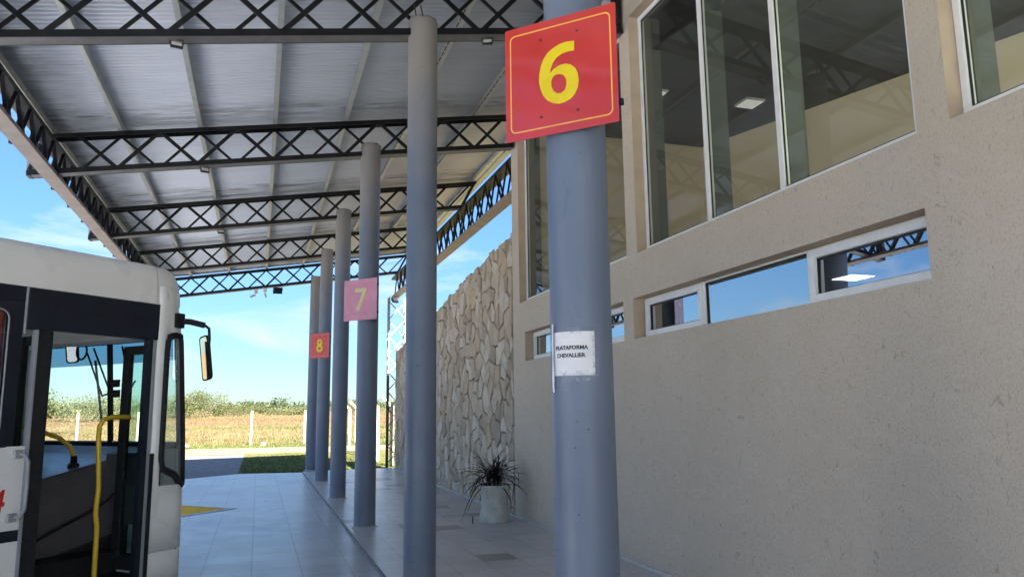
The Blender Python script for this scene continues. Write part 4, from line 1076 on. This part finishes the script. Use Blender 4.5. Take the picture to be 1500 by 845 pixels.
mirror((.125, -.125, 2.10), -.93, .36, .18, .39, bus, .045)
mirror((-.10, 1.40, 2.2), -.96, -.3, .13, .19, bus, .04)
q = LB(); q.tube([(-.06, 1.33, 2.2) if False else (-.08 + 0 * k, 1.28 + .075 * math.cos(k * math.pi / 8), 2.21 + .075 * math.sin(k * math.pi / 8)) for k in range(17)], .010, 6, False); q.build('visor_ring', M['rubber'], smooth=True)
# wipers (outside the glass) and stickers
q = LB()
for y0, y1 in ((1.36, 1.27), (.93, .86)):
    q.tube([(xf(2.15) + .05, y0, 2.14), (xf(1.62) + .05, y1, 1.58)], .011, 6)
for a, b in (((1.50, 2.22), (1.278, 1.80)), ((1.40, 2.26), (1.16, 1.83)), ((1.278, 1.80), (1.12, 1.84)), ((.98, 2.26), (.86, 1.86)), ((.86, 1.86), (.80, 1.93))):
    q.tube([(xf(a[1]) + .06, a[0], a[1]), (xf(b[1]) + .06, b[0], b[1])], .009, 6)
q.build('wipers', M['rubber'], smooth=True)
q = LB(); q.box((xf(1.9) - .005, .99, 1.91), (.012, .12, .07)); q.box((xf(1.8) - .005, .99, 1.815), (.012, .12, .07)); q.build('pass_holder', M['rubber'], bevel=.004)
# wheels
for wx in (-2.35, -7.2):
    for yy, sg in ((.02, 1), (BW - .30, 1)):
        q = LB(); n_ = 32; ringr = [(.30, 0), (.44, .0), (.485, .03), (.485, .24), (.44, .28), (.30, .28)]
        vs = []; 
        for rr_, yv in ringr: vs += [(wx + rr_ * math.cos(2 * math.pi * k / n_), yy + yv, .455 + rr_ * math.sin(2 * math.pi * k / n_)) for k in range(n_)]
        q.add(vs, [(i * n_ + k, i * n_ + (k + 1) % n_, (i + 1) * n_ + (k + 1) % n_, (i + 1) * n_ + k) for i in range(5) for k in range(n_)])
        wh = q.build('wheel', M['tyre'], smooth=True)
        q = LB(); vs = []
        for rr_, yv in ((.30, .02), (.27, .06), (.15, .08), (.12, .03), (.001, .03)): vs += [(wx + rr_ * math.cos(2 * math.pi * k / n_), yy + yv, .455 + rr_ * math.sin(2 * math.pi * k / n_)) for k in range(n_)]
        q.add(vs, [(i * n_ + k, i * n_ + (k + 1) % n_, (i + 1) * n_ + (k + 1) % n_, (i + 1) * n_ + k) for i in range(4) for k in range(n_)]); q.build('rim', M['chrome'], wh, smooth=True)

# ------------------------------------------------------------------ fences
def fence(name, label, pts, h, bent, dirx, mat=M['post'], w=.11):
    t = thing(name, label, 'fence', (pts[0][0], pts[0][1], -.1)); r = random.Random(len(pts))
    tops = []
    for x, y in pts:
        z0 = gz(x, y) if y > 47 else -.1; q = MB(); lx, ly = r.gauss(0, .015), r.gauss(0, .015)
        a, b = Vector((x, y, z0 - .05)), Vector((x + lx, y + ly, z0 + h)); q.bar(a, b, w, w, (0, 1, 0))
        if bent: q.bar(b + Vector((0, 0, -.03)), b + Vector((dirx * .32, 0, .27)), w * .85, w * .8, (0, 1, 0))
        q.build('post', mat, t, bevel=.008); tops.append((a, b))
    q = MB()
    for (a, b), (c, d) in zip(tops, tops[1:]):
        for f in ((.25, .45, .65, .85, .97) if not bent else (.12, .24, .36, .48, .60, .72, .84, .97)):
            p0, p1 = a.lerp(b, f), c.lerp(d, f); mid = (p0 + p1) / 2 - Vector((0, 0, .02)); q.tube([p0, mid, p1], .0016, 4, False)
    q.build('wire', M['wire'], t); return t
fence('boundary_fence', 'pale concrete fence posts with bent tops and wire, beyond the stone wall', [(4.15 + .004 * k, 25.4 + 3.05 * k) for k in range(6)], 1.95, True, -1)
fence('field_fence', 'straight pale concrete fence posts with wire along the edge of the dry field', [(-26.62 + 2.92 * k, 46.6) for k in range(0, 14) if k not in (8,)], 1.95, False, 0)
def rock(x, y, s, label):
    t = MB(); t.lathe((x, y, -.1), [(.02, 0), (s, .02), (s * 1.05, s * .6), (s * .7, s * 1.2), (.02, s * 1.35)], 9)
    rr = random.Random(int(x * 10)); t.v = [(a + rr.gauss(0, s * .08), b + rr.gauss(0, s * .08), c + rr.gauss(0, s * .05)) for a, b, c in t.v]
    tag(t.build('boundary_stone', M['post'], smooth=True), label, 'stone', 'white stones at the field edge')
rock(.35, 45.6, .17, 'small white stone beside the field fence post, near the columns'); rock(-3.6, 45.4, .14, 'small white stone at the field edge, close to the bus mirror')

# ------------------------------------------------------------------ trees
def tree(name, label, x, y, h, w, mats_, seed, cat='tree', leaf=.26, n=1600, low=.15, group=None):
    r = random.Random(seed); z0 = gz(x, y) - .05
    t = thing(name, label, cat, (x, y, z0), 0, group)
    q = MB(); tips = []
    nt_ = r.choice((1, 2, 3))
    for k in range(nt_):
        a = r.uniform(0, 6.28); b = Vector((x + .1 * math.cos(a), y + .1 * math.sin(a), z0)); sp = w * .16
        m = b + Vector((math.cos(a) * sp, math.sin(a) * sp, h * .35)); q.tube([b, (b + m) / 2 + Vector((r.gauss(0, .05), r.gauss(0, .05), 0)), m], [h * .03, h * .024, h * .018], 7)
        for _ in range(r.randint(3, 5)):
            a2 = r.uniform(0, 6.28); e = m + Vector((math.cos(a2) * w * r.uniform(.15, .38), math.sin(a2) * w * r.uniform(.15, .38), h * r.uniform(.1, .5)))
            q.tube([m, m.lerp(e, .5) + Vector((0, 0, .1)), e], [h * .014, h * .009, h * .004], 5); tips.append(e)
    q.build('trunk', M['bark'], t, smooth=True)
    clumps = []
    for e in tips: clumps.append((e, r.uniform(.13, .24) * w))
    for _ in range(int(8 + w * 1.5)):
        a = r.uniform(0, 6.28); rad = w * .5 * math.sqrt(r.random()); f = 1 - (rad / (w * .5)) ** 2
        clumps.append((Vector((x + math.cos(a) * rad, y + math.sin(a) * rad, z0 + h * (low + (1 - low) * r.uniform(.12, .5 + .42 * f)))), r.uniform(.10, .22) * w))
    q = MB()
    per_ = max(20, n // len(clumps))
    for c, cr in clumps:
        mi = r.choices(range(len(mats_)), weights=[m_[1] for m_ in mats_])[0]
        for _ in range(per_):
            d = Vector((r.gauss(0, 1), r.gauss(0, 1), r.gauss(0, .75))).normalized() * cr * r.random() ** .45
            p = c + d
            if p.z < z0 + .05: continue
            s = leaf * r.uniform(.5, 1.15); u = Vector((r.gauss(0, 1), r.gauss(0, 1), r.gauss(0, 1))).normalized(); v = u.cross(Vector((r.gauss(0, 1), r.gauss(0, 1), r.gauss(0, 1)))).normalized()
            m2 = mi if r.random() < .7 else r.randrange(len(mats_))
            q.add([p - u * s * .5, p + v * s * .28, p + u * s * .5, p - v * s * .28], [(0, 1, 2, 3)], m2)
    q.build('crown', [M[m_[0]] for m_ in mats_], t, recalc=False)
GL = [('leaf_light', 3), ('leaf_mid', 3), ('leaf_dark', 1)]; GD = [('leaf_mid', 3), ('leaf_dark', 3), ('leaf_light', 1)]
T = 'scrub trees beyond the field'
tree('scrub_tree', 'feathery green bush seen at the left edge of the bus windscreen', -14.6, 62, 3.4, 4.6, GL, 1, leaf=.24, n=2600, group=T)
tree('scrub_tree', 'low rounded tree seen through the bus windscreen beside the wiper', -17.0, 92, 2.5, 7.5, GL, 2, leaf=.22, n=3600, group=T)
tree('scrub_tree', 'broad low tree seen through the bus windscreen near its centre bar', -14.2, 98, 2.1, 8.0, GL, 3, leaf=.22, n=3600, group=T)
tree('scrub_tree', 'low bushy tree seen through the glass right of the bus centre bar', -11.4, 104, 2.2, 7.0, GL, 14, leaf=.22, n=3200, group=T)
tree('scrub_tree', 'round olive-green tree just under the bus side mirror', -8.9, 100, 2.9, 6.0, GL, 4, leaf=.22, n=3600, group=T)
tree('scrub_tree', 'round-topped green tree standing right of the bus mirror, the taller of two', -6.3, 104, 3.1, 6.2, GL, 5, leaf=.22, n=3800, group=T)
tree('scrub_tree', 'low spreading bush tapering off from the round-topped trees by the bus', -3.2, 112, 1.3, 6.5, GL, 6, leaf=.22, n=2600, group=T)
tree('scrub_tree', 'dark small tree behind the straight fence post', -1.2, 150, 2.0, 6, GD, 7, leaf=.34, n=1500, group=T)
tree('scrub_tree', 'pale green bush in mid-field between the fence post and the columns', 3.1, 120, .9, 6.5, GL, 8, leaf=.26, n=1600, group=T)
tree('scrub_tree', 'low green bush partly hidden by the farthest column', 6.6, 118, 1.0, 5.5, GL, 9, leaf=.26, n=1500, group=T)
tree('scrub_tree', 'green tree rising beyond the bent fence posts between the columns', 13.2, 118, 1.9, 6.5, GL, 10, leaf=.22, n=3200, group=T)
tree('scrub_tree', 'tree crown beside the lattice post beyond the bent fence posts', 17.6, 122, 2.0, 6.5, GD, 11, leaf=.22, n=3000, group=T)
# distant wood: one mass
q = MB(); r = random.Random(31)
for k in range(150):
    y = r.uniform(260, 330); x = r.uniform(-.36, .34) * y; h = r.uniform(2.6, 4.2) * (1 if x > -6 else .7); w = r.uniform(3, 6)
    if r.random() < .25: h *= 1.2; w *= .5
    for _ in range(70):
        p = Vector((x + r.gauss(0, w * .35), y + r.gauss(0, w * .3), gz(x, y) + h * r.uniform(.05, 1) )); s = r.uniform(.5, 1.1)
        u = Vector((r.gauss(0, 1), r.gauss(0, 1), r.gauss(0, 1))).normalized(); v = u.cross(Vector((r.gauss(0, 1), r.gauss(0, 1), r.gauss(0, 1)))).normalized()
        q.add([p - u * s * .5, p + v * s * .35, p + u * s * .5, p - v * s * .35], [(0, 1, 2, 3)], r.randrange(2))
kind(q.build('distant_wood', [M['leaf_far'], M['leaf_dark']], recalc=False), 'stuff')
q = MB()
for k in range(200):
    y = r.uniform(150, 240); x = r.uniform(-.36, .34) * y; h = r.uniform(.3, .9); w = r.uniform(2, 5)
    for _ in range(40):
        p = Vector((x + r.gauss(0, w * .4), y + r.gauss(0, w * .3), gz(x, y) + h * r.random())); s = r.uniform(.3, .7)
        u = Vector((r.gauss(0, 1), r.gauss(0, 1), r.gauss(0, 1))).normalized(); v = u.cross(Vector((r.gauss(0, 1), r.gauss(0, 1), r.gauss(0, 1)))).normalized()
        q.add([p - u * s * .5, p + v * s * .35, p + u * s * .5, p - v * s * .35], [(0, 1, 2, 3)], r.randrange(3))
kind(q.build('field_scrub', [M['leaf_light'], M['leaf_mid'], M['grass_olive']], recalc=False), 'stuff')

# ------------------------------------------------------------------ sky, sun, camera
SUN_EL, = (R(32),)
to_sun = Vector((.172, -1, 0)).normalized() * math.cos(SUN_EL) + Vector((0, 0, math.sin(SUN_EL)))
wd = bpy.data.worlds.new('World'); scene.world = wd; wd.use_nodes = True
nt = wd.node_tree; nt.nodes.clear(); h = NT(nt)
sk = h.n('TexSky', sky_type='NISHITA'); sk.sun_disc = False; sk.sun_elevation = SUN_EL
sk.sun_rotation = math.atan2(to_sun.x, to_sun.y); sk.altitude = 100; sk.air_density = 1.0; sk.dust_density = .2; sk.ozone_density = 3.0
tc = h.n('TexCoord'); sx = h.n('SeparateXYZ'); h.l(tc.outputs['Generated'], sx.inputs[0])
mp = h.n('Mapping'); mp.inputs['Scale'].default_value = (1, 1, 3.2); h.l(tc.outputs['Generated'], mp.inputs['Vector'])
cl = h.noise(mp.outputs[0], 3.9, 9, .62, .7)
cm = h.ramp(cl, [(.50, 0.), (.72, .8)])
skc = h.mix(cm, sk.outputs[0], (9.5, 7.8, 6.8))
skc = h.mix(1.0, skc, h.ramp(sx.outputs['Z'], [(0., (.215, .265, .30)), (.16, (.275, .36, .44)), (.45, (.38, .52, .66)), (.8, (.48, .63, .78))]), 'MULTIPLY')
bg = h.n('Background'); h.l(skc, bg.inputs['Color']); bg.inputs['Strength'].default_value = .05
wo = h.n('OutputWorld'); h.l(bg.outputs[0], wo.inputs['Surface'])
sl = bpy.data.lights.new('sun', 'SUN'); sl.energy = 5; sl.angle = R(.53); sl.color = (1, .94, .855)
so = bpy.data.objects.new('sun', sl); COL.objects.link(so); so.rotation_euler = to_sun.to_track_quat('Z', 'Y').to_euler(); so.location = (0, -20, 30)

cam = bpy.data.cameras.new('camera'); co = bpy.data.objects.new('camera', cam); COL.objects.link(co)
cam.sensor_width = 36; cam.lens = 1125.541 / 1500 * 36; cam.clip_end = 6000; cam.clip_start = .05
rt, up, fwv = (0.95064, -0.31004, -0.01243), (-0.03747, -0.15447, 0.98729), (0.30802, 0.93809, 0.15846)
co.matrix_world = Matrix(((rt[0], up[0], -fwv[0], 0), (rt[1], up[1], -fwv[1], 0), (rt[2], up[2], -fwv[2], 1.6), (0, 0, 0, 1)))
scene.camera = co
scene.render.engine = 'CYCLES'
vs_ = scene.view_settings; vs_.view_transform = 'Standard'; vs_.look = 'None'; vs_.gamma = 1; vs_.use_curve_mapping = False
vs_.exposure = 3.05
scene.cycles.max_bounces = 8; scene.cycles.diffuse_bounces = 5; scene.cycles.transparent_max_bounces = 12
